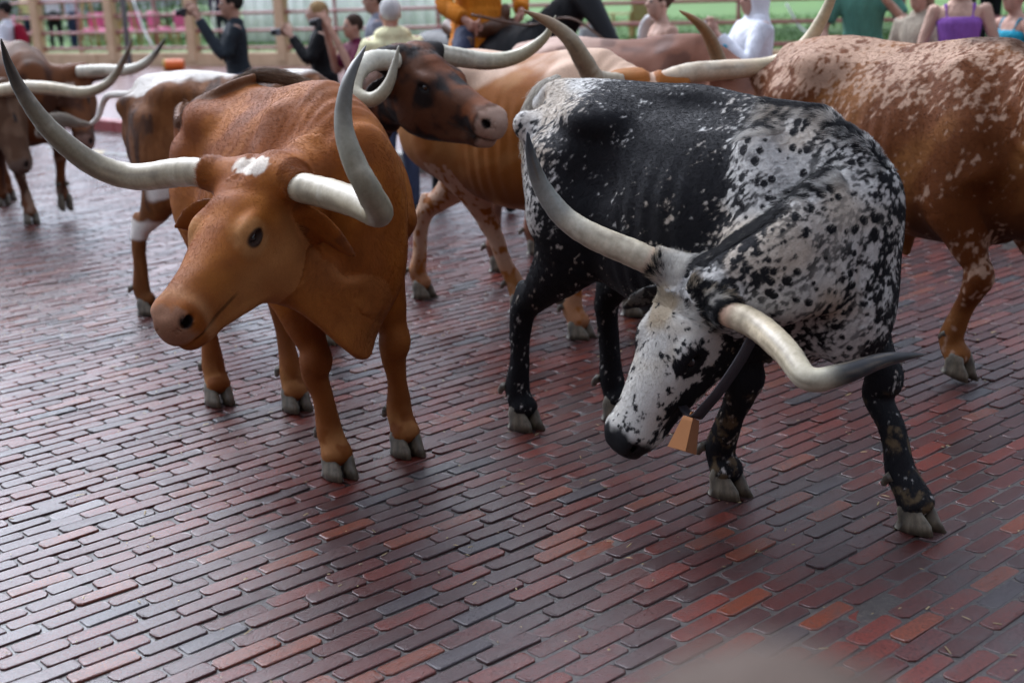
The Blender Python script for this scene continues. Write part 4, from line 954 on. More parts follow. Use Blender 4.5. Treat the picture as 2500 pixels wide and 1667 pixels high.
# ---- tan and pale pink steer behind
def coat_tan(c, v, n, tg, par):
    x, z = v[:, 0], v[:, 2]; col = np.ones((len(v), 3)) * V(.26, .085, .014); nz = fbm(streak(c, v), 6, 3, 111)
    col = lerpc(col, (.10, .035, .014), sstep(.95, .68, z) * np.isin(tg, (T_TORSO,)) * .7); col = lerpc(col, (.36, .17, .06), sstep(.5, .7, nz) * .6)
    w = sstep(1.31, 1.45, z + .44 * (fbm(streak(c, v), 7, 3, 113) - .5) + .1 * sstep(.1, .4, x)) * np.isin(tg, (T_TORSO, T_NECK, T_HIND))
    w = np.maximum(w, np.isin(tg, (T_HIND, T_FORE)) * (.85 - .6 * sstep(.4, .15, z)) * sstep(.68, .56, fbm(v, 30, 2, 115)))
    w = np.maximum(w, (tg == T_TORSO) * sstep(.70, .60, z))
    col = lerpc(col, (.52, .36, .26), w * .9); return face_marks(c, v, col, tg, (.4, .28, .22))
h5 = unit(V(.756, -.655))
tan = Cow('longhorn_steer', (.14, 7.55), h5, 1.04, [V(.70, 7.45), V(.368, 7.0), V(-.53, 8.1), V(.065, 7.62)], at(1590, 205, 7.0), at(1610, 420, 6.6), (.95, .25, .05),
          'tan longhorn steer with pale pink back, head hidden behind the black steer', HL=.64, h=.014)
tan.build(coat_tan)
tan.horn([at(1515, 205, 6.95), at(1455, 195, 6.9), at(1425, 150, 6.8), at(1390, 95, 6.7), at(1340, 55, 6.65), at(1278, 26, 6.6)], .056, seed=9, base_col=(.34, .28, .19), mid_col=(.36, .30, .20), tip_col=(.30, .17, .08), tipdark=.8)
tan.horn([at(1600, 205, 7.02), at(1680, 180, 7.07), at(1760, 172, 7.1), at(1880, 160, 7.1), at(1955, 120, 7.05), at(2000, 60, 7.0), at(2035, -20, 6.95), at(2050, -110, 6.9)], .056, seed=10, base_col=(.60, .48, .34), mid_col=(.50, .42, .26), tipdark=.4, pink=.9)
# ---- brown steer with frosted back, right edge
def coat_roan(c, v, n, tg, par):
    x, z = v[:, 0], v[:, 2]; sc = streak(c, v, .9); col = np.ones((len(v), 3)) * V(.12, .034, .007); nz = fbm(sc, 5, 3, 121)
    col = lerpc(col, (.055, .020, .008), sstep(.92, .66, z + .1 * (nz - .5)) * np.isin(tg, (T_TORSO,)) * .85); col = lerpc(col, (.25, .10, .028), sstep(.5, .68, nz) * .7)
    W = .54 * sstep(1.14, 1.48, z + .16 * (fbm(v, 3, 2, 123) - .5)) * (1 - .35 * sstep(.3, .55, x)) + .15
    W = np.where(np.isin(tg, (T_FORE, T_HIND)), .14 + .38 * sstep(.4, .6, z) * sstep(.75, .6, z), W)
    w = speck(np.clip(W, 0, 1), .42 * fbm(sc, 20, 3, 125) + .58 * fbm(sc, 62, 2, 127), .06, .46)
    col = lerpc(col, (.42, .27, .185), w * .85)
    col = lerpc(col, (.05, .025, .015), (tg == T_TORSO) * sstep(.09, .03, np.abs(v[:, 1])) * sstep(.25, .4, x) * (z > 1.3) * .8)
    return col
def ex6(c):
    S = c.S; return [Loft([(-.02, 0, .60 * S, .05, .05, .05), (.0, 0, .54 * S, .035, .04, .04), (.005, 0, .485 * S, .018, .02, .02)], up=(1, 0, 0), k=.06, tag=T_TORSO)]
h6 = unit(V(.53, -.85))
roan = Cow('longhorn_steer', (1.92, 6.40), h6, 1.07, [V(2.55, 6.1), V(2.05, 5.96), V(1.75, 7.15), V(1.40, 6.85)], at(2700, 60, 5.3), at(2850, 350, 4.95), (.8, .4, 0),
          'brown longhorn steer with frosted pale back, cut off by the right edge', HL=.64, h=.013, ears=(0, 0), bends=(0, .09), lifts=(0, .03, 0, 0), tilts=[(0, 0), (.25, 0), (0, 0), (0, 0)], extra=ex6)
roan.build(coat_roan)
fur(roan, 80000, .016, .0012, seed=12)
# ---- reddish steer farther back
def coat_bay(c, v, n, tg, par):
    nz = fbm(v, 6, 3, 131); col = np.ones((len(v), 3)) * V(.17, .070, .042); col = lerpc(col, (.42, .28, .22), sstep(1.30, 1.42, v[:, 2] + .25 * (nz - .5)) * sstep(.1, -.3, v[:, 0]))
    return lerpc(col, (.07, .028, .018), sstep(.5, .65, fbm(v, 9, 2, 133)) * .7)
bay = Cow('longhorn_steer', (.80, 8.95), unit(V(.85, -.5)), 1.03, [V(1.0, 8.85), V(.50, 8.45), V(.2, 9.3), V(-.06, 8.78)], at(1810, 190, 8.2), at(1850, 330, 7.8), (.8, .5, 0), 'reddish brown longhorn steer behind the tan one, one dark horn raised', HL=.62, h=.02)
bay.build(coat_bay, False)
bay.horn([at(1790, 185, 8.15), at(1762, 165, 8.1), at(1745, 120, 8.05), at(1722, 75, 8.0), at(1690, 45, 7.95), at(1657, 26, 7.95)], .048, seed=13, base_col=(.28, .19, .10), mid_col=(.26, .15, .07), tip_col=(.30, .15, .05), tipdark=.6)
bay.horn([at(1850, 185, 8.3), at(1900, 175, 8.35), at(1960, 165, 8.35), at(2010, 130, 8.3), at(2040, 95, 8.25)], .048, seed=14, base_col=(.4, .3, .2), mid_col=(.3, .22, .13))
# ---- two steers coming up on the far left
def coat_blaze(c, v, n, tg, par):
    nz = fbm(v, 7, 3, 141); col = np.ones((len(v), 3)) * V(.14, .050, .018); col = lerpc(col, (.055, .020, .010), sstep(.45, .6, nz)); H = c.headco(v)
    col = lerpc(col, (.45, .36, .28), (tg == T_HEAD) * sstep(.55, .45, fbm(v, 14, 2, 143) + .5 * sstep(.10, .22, H[:, 0]) + .3 * sstep(.05, .1, np.abs(H[:, 1]))))
    col = lerpc(col, (.30, .2, .14), np.isin(tg, (T_FORE, T_NECK)) * sstep(.52, .66, fbm(v, 9, 2, 145)) * .7)
    col = lerpc(col, (.22, .15, .11), (tg == T_TORSO) * sstep(1.3, 1.42, v[:, 2] + .3 * (nz - .5)) * .6)
    return face_marks(c, v, col, tg, (.22, .13, .10))
bla = Cow('longhorn_steer', (-4.32, 12.2), unit(V(.5, -.85)), 1.05, [V(-3.85, 11.75), V(-4.07, 11.5), V(-4.7, 12.6), V(-4.75, 12.9)], at(160, 183, 11.75), at(192, 332, 11.4), (1, -.15, -.02), 'brown longhorn steer with mottled white brow at the far left', HL=.66, h=.02, lifts=(.09, 0, 0, 0), tilts=[(.5, 0), (0, 0), (0, 0), (0, 0)], bends=(.08, 0))
bla.build(coat_blaze, False)
bla.horn([at(125, 178, 11.8), at(80, 173, 11.85), at(20, 176, 11.85), at(-50, 170, 11.8), at(-110, 130, 11.7), at(-140, 70, 11.6)], .055, seed=15, base_col=(.62, .52, .36), mid_col=(.55, .48, .34))
bla.horn([at(190, 176, 11.72), at(250, 173, 11.7), at(310, 172, 11.65), at(350, 158, 11.6), at(380, 130, 11.55), at(405, 92, 11.5)], .055, seed=16, base_col=(.66, .62, .50), mid_col=(.55, .52, .42), tip_col=(.03, .025, .02))
def coat_dark(c, v, n, tg, par):
    nz = fbm(v, 7, 3, 151); col = np.ones((len(v), 3)) * V(.085, .040, .020); return face_marks(c, v, lerpc(col, (.15, .085, .05), sstep(.5, .65, nz)), tg, (.12, .08, .06))
drk = Cow('longhorn_steer', (-4.92, 11.75), unit(V(.55, -.83)), 1.04, [V(-4.5, 11.4), V(-4.75, 11.1), V(-5.2, 12.2), V(-5.35, 12.0)], at(-35, 232, 11.0), at(32, 402, 10.75), (1, -.25, -.03), 'dark brown longhorn steer half cut off by the left edge', HL=.66, h=.02)
drk.build(coat_dark, False)
drk.horn([at(0, 222, 10.95), at(60, 214, 10.9), at(130, 217, 10.85), at(205, 226, 10.8), at(262, 205, 10.75), at(298, 155, 10.7), at(326, 90, 10.65)], .055, seed=17, base_col=(.60, .50, .34), mid_col=(.42, .36, .24), tip_col=(.16, .12, .08))
drk.horn([at(-70, 235, 11.05), at(-120, 235, 11.1), at(-190, 240, 11.1), at(-250, 210, 11.0), at(-280, 150, 10.9)], .055, seed=18, base_col=(.60, .50, .34))
# ------------------------------------------------------------------ people
_cl = {}
def cloth(rgb, rough=.8):
    key = tuple(rgb)
    if key not in _cl:
        mt, nt, b = new_mat('cloth_%d' % len(_cl), rgb, rough, .2); nz = noise(nt, 9, 4, .6, objco(nt, (1, 1, .4)))
        nt.links.new(ramp(nt, nz.outputs[0], [(.25, tuple(.72 * c for c in rgb)), (.75, tuple(min(1, 1.18 * c) for c in rgb))]), b.inputs['Base Color']); bump(nt, b, nz.outputs[0], .8, .06); _cl[key] = mt
    return _cl[key]
def skin(rgb):
    return cloth(rgb, .5)
def arm_prims(sh, el, wr, pdir, k, grip=.5):
    pr = []
    sh, el, wr = V(*sh), V(*el), V(*wr)
    pr.append(Loft([(*sh, .052, .052, .052), (*(sh * .5 + el * .5), .046, .046, .046), (*el, .038, .038, .038), (*(el * .6 + wr * .4), .038, .036, .036), (*wr, .026, .026, .026)], up=(.3, .2, .9), k=.02, m=4, tag=2))
    d = unit(wr - el); pd = unit(V(*pdir)); pd = unit(pd - d * (pd @ d)); sd = np.cross(d, pd)     # palm faces pd
    pr.append(Loft([(*wr, .024, .02, .02), (*(wr + d * .045), .040, .016, .016), (*(wr + d * .09), .042, .014, .014)], up=pd, k=.02, m=3, tag=2))
    for j, (o, ln) in enumerate(((-.030, .066), (-.010, .076), (.010, .072), (.030, .056))):
        b0 = wr + d * .088 + sd * o; b1 = b0 + (d * (1 - grip * .5) + pd * grip * .7) * ln * .55; b2 = b1 + (d * (1 - grip * 1.3) + pd * grip * 1.2) * ln * .5
        pr.append(Loft([(*b0, .010, .010, .010), (*b1, .0095, .0095, .0095), (*b2, .008, .008, .008)], up=pd, k=.008, m=3, tag=2))
    t0 = wr + d * .03 - sd * .034; t1 = t0 - sd * .022 + d * .03 + pd * .012; t2 = t1 + d * .026 + pd * .018
    pr.append(Loft([(*t0, .014, .014, .014), (*t1, .012, .012, .012), (*t2, .009, .009, .009)], up=pd, k=.012, m=3, tag=2))
    return pr
def person(label, pos, yaw, ht=1.72, skin_c=(.50, .29, .21), top=('tee', (.5, .5, .5)), legs_c=(.06, .08, .14), hair=('short', (.03, .02, .015)), arms=None, head=(0, 0), h=.013, legs=None, z0=None,
           pelvis=0.0, group='spectators along the street', girth=1.0, name='person', lean=0.0):
    if z0 is None: z0 = .125 if DC @ V(*pos) > KERB_S + .1 else 0.0
    k = ht / 1.72; root = empty(name, (pos[0], pos[1], z0), yaw, label, 'person', group)
    A = arms or [((0.0, .27, 1.13), (.06, .27, .88)), ((0.0, -.27, 1.13), (.06, -.27, .88))]
    dz = pelvis
    def P(x, y, z): return (x * k + lean * max(0, z - .9), y * k, (z + dz) * k)
    def t(x, z, w, f, b_): return (*P(x, 0, z), w * k * girth, f * k * girth, b_ * k * girth)
    tor = lambda g: [t(0, .90, .155 + g, .10 + g, .12 + g), t(0, 1.0, .15 + g, .10 + g, .11 + g), t(.005, 1.10, .135 + g, .10 + g, .09 + g), t(.01, 1.28, .16 + g, .11 + g, .10 + g), t(0, 1.385, .165 + g, .085 + g, .085 + g), t(-.01, 1.435, .10 + g, .055 + g, .06 + g)]
    L = legs or [((0.0, .10, .50), (-.02, .11, .09)), ((0.02, -.10, .50), (.03, -.11, .09))]
    prim = [Loft(tor(-.012), up=(1, 0, 0), k=.03, m=4, p=2.3, tag=1)]
    legp = []
    for s, (kn, an) in zip((1, -1), L):
        q = lambda g: [(*P(0, s * .085, .92), .085 * k + g, .09 * k + g, .10 * k + g), (*P(*[(a + b_) / 2 for a, b_ in zip((0, s * .085, .92), kn)]), .072 * k + g, .078 * k + g, .078 * k + g), (*P(*kn), .054 * k + g, .056 * k + g, .054 * k + g),
                       (*P(*[(a + b_) / 2 for a, b_ in zip(kn, an)]), .048 * k + g, .046 * k + g, .056 * k + g), (*P(*an), .036 * k + g, .036 * k + g, .04 * k + g)]
        prim.append(Loft(q(0), up=(1, 0, 0), k=.04, m=3, tag=3)); legp.append(Loft(q(.014), up=(1, 0, 0), k=.05, m=3))
        prim.append(Ell((V(*P(*an)) + V(.05, 0, -.045)), (.10, .04, .035), k=.03, tag=3))
    prim.append(Loft([(*P(-.01, 0, 1.40), .055 * k, .055 * k, .055 * k), (*P(.0, 0, 1.47), .05 * k, .05 * k, .052 * k), (*P(.012, 0, 1.53), .05 * k, .05 * k, .052 * k)], up=(1, 0, 0), k=.04, m=3, tag=4))
    # head
    hy, hp = head; c, s_ = math.cos(hy), math.sin(hy); cp, sp = math.cos(hp), math.sin(hp)
    Rh = np.array([[c * cp, s_ * cp, -sp], [-s_, c, 0], [c * sp, s_ * sp, cp]]); hc = V(*P(.02, 0, 1.60))
    hq = lambda x, y, z: hc + k * (Rh[0] * x + Rh[1] * y + Rh[2] * z)
    prim += [Ell(hq(-.005, 0, .02), V(.095, .076, .10) * k, Rh, k=.02, tag=4), Ell(hq(.028, 0, -.045), V(.066, .056, .072) * k, Rh, k=.04, tag=4), Ell(hq(.052, 0, -.085), V(.030, .028, .022) * k, Rh, k=.03, tag=4),
             Loft([(*hq(.088, 0, .018), .011 * k, .012 * k, .012 * k), (*hq(.108, 0, -.018), .015 * k, .015 * k, .014 * k)], up=Rh[0], k=.015, m=3, tag=4), Ell(hq(.086, 0, -.052), V(.012, .024, .012) * k, Rh, k=.012, tag=4)]
    for sgn in (-1, 1):
        prim += [Ell(hq(.098, sgn * .031, .012), V(.016, .017, .011) * k, Rh, k=.012, neg=True), Ell(hq(-.005, sgn * .080, -.01), V(.020, .011, .032) * k, Rh, k=.01, tag=4)]
    for sgn, (el, wr, *rest) in zip((1, -1), A):
        pd = rest[0] if rest else (0, -sgn, -.2); gr = rest[1] if len(rest) > 1 else .6
        prim += arm_prims(P(0, sgn * .185, 1.385), P(*el), P(*wr), pd, k, gr)
    v, q = mesh_sdf(prim, h, 1); v = relax(v, q, 1, .4); mesh_obj('body', v, q, skin(skin_c), root)
    for sgn in (-1, 1):
        vv, ff = ball(hq(.080, sgn * .031, .012), (.013 * k,) * 3, 8, 6); mesh_obj('eye', vv, ff, MAT['eye'], root)
    # clothes
    kind, colr = top[0], top[1]; g = .012 if kind != 'coat' else .035
    tp = [Loft(tor(g), up=(1, 0, 0), k=.03, m=4, p=2.3)]
    if kind == 'tank': tp = [Loft(tor(.010)[:4] + [t(.012, 1.32, .150, .108, .098)], up=(1, 0, 0), k=.03, m=4, p=2.3, cap=.25)] + [Loft([(*P(.09, s * .08, 1.30), .016, .008, .008), (*P(.03, s * .105, 1.425), .016, .008, .008), (*P(-.075, s * .08, 1.33), .016, .008, .008)], up=(0, 0, 1), k=.02, m=4) for s in (-1, 1)]
    elif kind == 'strapless': tp = [Loft(tor(.010)[:3] + [t(.012, 1.20, .150, .115, .10)], up=(1, 0, 0), k=.03, m=4, p=2.3, cap=.2)]
    else:
        for sgn, (el, wr, *rest) in zip((1, -1), A):
            sh, el_, wr_ = V(*P(0, sgn * .18, 1.385)), V(*P(*el)), V(*P(*wr)); e = .014 if kind != 'coat' else .03
            if kind == 'tee': mid = sh * .25 + el_ * .75; st_ = [(*sh, .056 + e, .056 + e, .056 + e), (*mid, .052 + e, .052 + e, .052 + e)]
            else: st_ = [(*sh, .055 + e, .055 + e, .055 + e), (*(sh * .5 + el_ * .5), .05 + e, .05 + e, .05 + e), (*el_, .043 + e, .043 + e, .043 + e), (*(el_ * .15 + wr_ * .85), .034 + e, .034 + e, .034 + e)]
            tp.append(Loft(st_, up=(.3, .2, .9), k=.05, m=4, cap=.3))
        if kind == 'coat': tp.append(Loft([(*P(0, 0, 1.0), .20, .17, .17), (*P(.02, 0, .80), .27, .22, .20), (*P(.03, 0, .60), .34, .27, .22), (*P(.05, 0, .42), .40, .28, .20)], up=(1, 0, 0), k=.06, m=4, cap=.2))
    if kind == 'dress': tp.append(Loft([(*P(0, 0, 1.0), .17, .13, .14), (*P(0, 0, .75), .20, .16, .17), (*P(0, 0, .50), .23, .18, .18)], up=(1, 0, 0), k=.06, m=4, cap=.2))
    v, q = mesh_sdf(tp, max(h, .014), 1); mesh_obj(top[2] if len(top) > 2 else 'shirt', v, q, cloth(colr), root)
    if legs_c is not None:
        lp = [Loft([t(0, .98, .158, .115, .125), t(0, .90, .165, .112, .135), t(0, .82, .15, .11, .12)], up=(1, 0, 0), k=.05, m=3)] + legp
        v, q = mesh_sdf(lp, max(h, .016), 1); mesh_obj('trousers', v, q, cloth(legs_c), root)
    for s, (kn, an) in zip((1, -1), L):
        vv, ff = ball(V(*P(*an)) + V(.05, 0, -.05), (.125, .048, .045)); mesh_obj('shoe', vv, ff, MAT['dark'], root)
    # hair or hood
    hs_, hcol = hair
    hp_ = [Ell(hq(-.018, 0, .035), V(.100, .086, .100) * k, Rh, k=.02)]
    cut = Ell(hq(.085, 0, -.03), V(.085, .075, .105) * k, Rh, k=.02, neg=True)
    if hs_ == 'long': hp_.append(Loft([(*hq(-.05, 0, .05), .08, .06, .05), (*hq(-.085, 0, -.08), .085, .05, .04), (*hq(-.10, 0, -.25), .08, .04, .03), (*hq(-.10, 0, -.36), .05, .02, .02)], up=Rh[0], k=.04, m=4))
    if hs_ == 'bun': hp_.append(Ell(hq(-.11, 0, .05), V(.04, .045, .045) * k, Rh, k=.02))
    if hs_ == 'hood': hp_ = [Ell(hq(-.025, 0, .03), V(.125, .112, .125) * k, Rh, k=.02), Loft([(*hq(-.05, 0, 0), .10, .09, .08), (*hq(-.05, 0, -.12), .11, .10, .08), (*hq(-.06, 0, -.20), .14, .09, .08)], up=Rh[0], k=.05, m=3)]; cut = Ell(hq(.10, 0, -.02), V(.10, .078, .115) * k, Rh, k=.02, neg=True)
    if hs_ == 'cap': hp_ = [Ell(hq(-.012, 0, .055), V(.105, .088, .080) * k, Rh, k=.02), Loft([(*hq(.07, 0, .05), .075, .008, .008), (*hq(.16, 0, .038), .055, .007, .007)], up=Rh[2], k=.02, m=3)]; cut = Ell(hq(.0, 0, -.06), V(.13, .12, .08) * k, Rh, k=.02, neg=True)
    v, q = mesh_sdf(hp_ + [cut], .011, 1); mesh_obj({'hood': 'hood', 'cap': 'cap'}.get(hs_, 'hair'), v, q, cloth(hcol), root)
    root_m = Matrix.Translation((pos[0], pos[1], z0)) @ Matrix.Rotation(yaw, 4, 'Z')
    return root, (lambda p: np.array(root_m @ Vector(P(*p))))
def face(dx, dy): return math.atan2(dy, dx)
def pp(px, Y):
    """ground position of someone standing at photo column px, distance Y"""
    p = at(px, 100, Y); return (p[0], p[1])
RAISE = lambda fx=.30, z=1.47, w=.07: [((.14, .24, 1.16), (fx, w, z), (0, -1, 0), .8), ((.14, -.24, 1.16), (fx, -w, z), (0, 1, 0), .8)]
DOWN = None
def handheld(p, yaw, label, cat='camera', size=(.05, .12, .08), lens=True, mat='dark', name='camera_device'):
    e = empty(name, tuple(p), yaw, label, cat); MB().box((0, 0, 0), size, None, .006).build('case', MAT[mat], e)
    if lens: MB().tube([(.02, 0, 0), (.075, 0, 0)], .03, 12).build('lens', MAT['dark'], e, True)
    return e
# man in a dark grey top by the left fence, photographing to the left
pm, w2 = person('man in dark grey long sleeves and jeans lifting a camera to the left', pp(577, 13.7), face(-1, -.25), 1.84, (.42, .24, .17), ('long', (.020, .027, .034)), (.045, .085, .15), ('short', (.015, .012, .010)), RAISE(.34, 1.52), h=.014)
handheld(w2((.45, 0, 1.55)), face(-1, -.25), 'small camera held up by the man in dark grey')
bgp = w2((-.05, -.20, 1.05)); b0 = MB().box((0, 0, 0), (.12, .08, .34), None, .03).build('shoulder_bag', MAT['dark'], None); b0.location = tuple(bgp); b0.rotation_euler = (0, 0, face(-1, -.25)); tag(b0, 'black bag hanging behind the man in dark grey', 'bag')
_, w2 = person('woman with long blonde hair in a black dress holding a camera', pp(783, 14.0), face(-1, -.15), 1.70, (.50, .30, .22), ('dress', (.008, .008, .009), 'dress'), None, ('long', (.30, .19, .085)), RAISE(.30, 1.40), h=.014)
handheld(w2((.42, 0, 1.44)), face(-1, -.15), 'silver camera in the hands of the blonde woman', size=(.04, .11, .07), mat='grey_paint')
_, w2 = person('person in a maroon vest raising a camera with bare arms', pp(868, 13.2), face(-.9, -.45), 1.58, (.50, .29, .21), ('tee', (.11, .010, .038), 'vest'), (.03, .04, .07), ('short', (.05, .03, .02)), RAISE(.30, 1.62, .06), h=.014)
handheld(w2((.40, 0, 1.66)), face(-.9, -.45), 'black camera raised by the person in maroon')
_, w2 = person('man with dark stubble in a grey polo shirt behind the maroon vest', pp(925, 13.9), face(-1, -.1), 1.82, (.40, .23, .16), ('tee', (.22, .23, .27)), (.10, .11, .12), ('short', (.020, .015, .012)), h=.015)
_, w2 = person('white haired man in a pale yellow shirt seen from behind', pp(958, 11.2), face(-.35, .95), 1.74, (.50, .28, .22), ('long', (.74, .70, .42)), (.06, .08, .14), ('short', (.55, .54, .52)), [((.06, .30, 1.14), (.22, .22, 1.05)), ((.06, -.30, 1.14), (.22, -.22, 1.05))], girth=1.35, h=.014)
# walker with backpack at the left edge
_, w2 = person('dark haired walker in a white shirt with a red backpack', pp(22, 20.0), face(-1, -.1), 1.80, (.40, .24, .17), ('tee', (.72, .72, .76)), (.08, .08, .09), ('short', (.012, .010, .009)), h=.018)
bp = mesh_sdf([Loft([(-.16, 0, 1.02, .13, .07, .08), (-.17, 0, 1.2, .15, .08, .11), (-.16, 0, 1.38, .12, .06, .07)], up=(1, 0, 0), k=.03)], .02, 1)
bpo = mesh_obj('backpack', bp[0], bp[1], cloth((.30, .008, .03))); q0 = pp(22, 20.0); bpo.location = (q0[0], q0[1], .06); bpo.rotation_euler = (0, 0, face(-1, -.1)); tag(bpo, 'dark red backpack on the back of the walker in white', 'backpack')
# people on the lawn behind the left fence
def lawn_pos(px, n): return fl(d_at(px, n), n)[:2]
person('visitor in white t-shirt and black trousers behind the fence', lawn_pos(140, 2.0), face(.2, -1), 1.8, (.42, .25, .18), ('tee', (.72, .70, .82)), (.008, .008, .010), ('short', (.02, .015, .01)), h=.02, z0=.36, girth=1.15, group='visitors on the lawn')
person('visitor in pale blue shirt and jeans beside the black trousers', lawn_pos(182, 2.6), face(1, -.3), 1.75, (.42, .25, .18), ('long', (.60, .66, .80)), (.03, .045, .10), ('short', (.02, .015, .01)), h=.02, z0=.36, group='visitors on the lawn')
person('visitor in pale yellow top and navy trousers near the left edge', lawn_pos(80, 2.2), face(-.4, -1), 1.68, (.42, .25, .18), ('tee', (.66, .58, .30)), (.015, .025, .06), ('long', (.03, .02, .015)), h=.02, z0=.36, group='visitors on the lawn')
person('visitor in dark purple standing by the white canvas', lawn_pos(548, 3.0), face(.2, -1), 1.7, (.42, .25, .18), ('long', (.05, .025, .07)), (.02, .02, .03), ('short', (.02, .015, .01)), h=.02, z0=.36, group='visitors on the lawn')
# right-hand row
_, w2 = person('woman in a strapless top with hair tied up and a white towel', pp(1615, 11.3), face(-1, -.35), 1.74, (.58, .36, .27), ('strapless', (.42, .36, .26), 'top'), (.10, .10, .12), ('bun', (.07, .035, .02)), h=.012)
tw = mesh_sdf([Loft([(.02, -.20, 1.10, .035, .05, .05), (.04, -.20, 1.30, .035, .07, .06), (.0, -.16, 1.43, .04, .07, .06), (-.06, -.10, 1.44, .03, .05, .05)], up=(1, 0, 0), k=.02)], .012, 1)
two = mesh_obj('towel', tw[0], tw[1], cloth((.78, .78, .76))); q0 = pp(1612, 11.3); two.location = (q0[0], q0[1], .05); two.rotation_euler = (0, 0, face(-1, -.35) + math.pi * 0); tag(two, 'white towel over the shoulder of the woman with tied hair', 'towel')
_, w2 = person('person in a white hooded jacket holding up a phone', pp(1842, 11.0), face(-1, -.30), 1.60, (.50, .29, .22), ('long', (.78, .80, .86), 'jacket'), (.05, .06, .09), ('hood', (.80, .82, .87)), [((.20, .24, 1.12), (.38, .06, 1.34), (0, -1, 0), .8), ((.20, -.24, 1.10), (.38, -.05, 1.34), (0, 1, 0), .8)], h=.012, girth=1.3)
handheld(w2((.47, 0, 1.38)), face(-1, -.3), 'phone held up by the person in the white hood', 'phone', (.012, .075, .13), False, 'grey_paint', 'phone')
bb = MB().box((0, 0, 0), (.07, .10, .16), None, .02).build('bottle_pouch', cloth((.02, .33, .50)), None); p = at(1772, 130, 10.8); bb.location = tuple(p); tag(bb, 'bright blue pouch hanging beside the white hooded jacket', 'pouch')
_, w2 = person('man in a sea green t-shirt with one arm raised across his chest', pp(2105, 11.6), face(-.15, -1), 1.86, (.50, .30, .22), ('tee', (.085, .24, .18)), (.06, .07, .09), ('short', (.04, .025, .02)), [((.08, .31, 1.16), (.26, .06, 1.42), (0, -1, 0), .8), ((.04, -.30, 1.12), (.16, -.26, .92))], h=.013, girth=1.0)
_, w2 = person('person in a tan shirt and head scarf beside the green t-shirt', pp(2245, 11.0), face(-.8, -.6), 1.58, (.48, .30, .22), ('tee', (.40, .34, .26)), (.12, .12, .12), ('long', (.30, .22, .15)), h=.013)
_, w2 = person('woman in a purple tank top', pp(2340, 10.6), face(-.3, -1), 1.70, (.58, .37, .28), ('tank', (.26, .10, .40), 'tank_top'), (.05, .06, .10), ('short', (.08, .045, .025)), h=.012)
_, w2 = person('woman in a turquoise top at the right edge', pp(2476, 10.6), face(-.95, -.3), 1.55, (.56, .33, .25), ('tank', (.02, .32, .46), 'tank_top'), (.05, .06, .10), ('bun', (.09, .04, .02)), h=.012)
person('man in black standing far behind at right', lawn_pos(2415, 1.5), face(-.3, -1), 1.8, (.42, .25, .18), ('tee', (.01, .01, .012)), (.01, .01, .012), ('short', (.02, .015, .01)), h=.02, z0=.36, group='visitors on the lawn')
# someone crouching by the fence in a grey shirt
person('man in grey shirt and jeans squatting by the red fence', pp(1462, 19.0), face(-.2, -1), 1.75, (.42, .25, .18), ('tee', (.26, .27, .26)), (.03, .06, .13), ('cap', (.30, .30, .30)), [((.20, .24, 1.10), (.40, .10, 1.00)), ((.20, -.24, 1.10), (.40, -.10, 1.00))],
       legs=[((.42, .22, .90), (.16, .20, .51)), ((.42, -.22, .90), (.16, -.20, .51))], pelvis=-.42, h=.018, lean=.25)
# spectator close to the camera, only the crown of the hat shows
hp = at(1900, 1612, .46); hat = empty('straw_hat', (hp[0], hp[1], hp[2] - .075), 0, 'blurred brown hat crown close to the camera at bottom right', 'hat')
v, q = mesh_sdf([Ell((0, 0, .02), (.062, .075, .048), k=.02), Loft([(0, 0, -.04, .075, .085, .085), (0, 0, .0, .068, .078, .078)], up=(1, 0, 0), k=.03)], .008, 1); mesh_obj('crown', v, q, cloth((.085, .060, .046)), hat)
MB().tube([(0, 0, -.062), (0, 0, -.055)], .17, 40).build('brim', cloth((.085, .060, .046)), hat, False)
# ------------------------------------------------------------------ rider on a black horse
HC, HH = V(-.12, 11.35), unit(V(.75, -.66)); HA = math.atan2(HH[1], HH[0])
horse = empty('horse', (HC[0], HC[1], .0), HA, 'black saddle horse carrying the rider in orange', 'horse')
def hs_(x, top, bot, w): return (x, 0, (top + bot) / 2, w, (top - bot) / 2, (top - bot) / 2)
pr = [Loft([hs_(-.78, 1.30, .95, .14), hs_(-.62, 1.46, .84, .23), hs_(-.3, 1.45, .80, .27), hs_(.1, 1.42, .78, .28), hs_(.40, 1.50, .80, .24), hs_(.62, 1.38, .88, .18)], k=.05, m=4, p=2.2),
      Loft([(.42, 0, 1.20, .16, .25, .25), (.70, .0, 1.42, .11, .19, .19), (.92, -.02, 1.62, .085, .15, .15), (1.02, -.03, 1.74, .08, .11, .11)], k=.10, m=5),
      Loft([(.98, -.03, 1.80, .085, .07, .09), (1.10, -.05, 1.70, .10, .085, .11), (1.22, -.07, 1.56, .085, .07, .085), (1.36, -.09, 1.38, .062, .055, .06), (1.43, -.10, 1.30, .062, .055, .055)], up=(.6, 0, .8), k=.05, m=4),
      Loft([(-.74, 0, 1.36, .05, .05, .05), (-.88, 0, 1.15, .06, .06, .06), (-.92, 0, .75, .05, .05, .05), (-.90, 0, .50, .02, .02, .02)], up=(1, 0, 0), k=.05, m=4)]
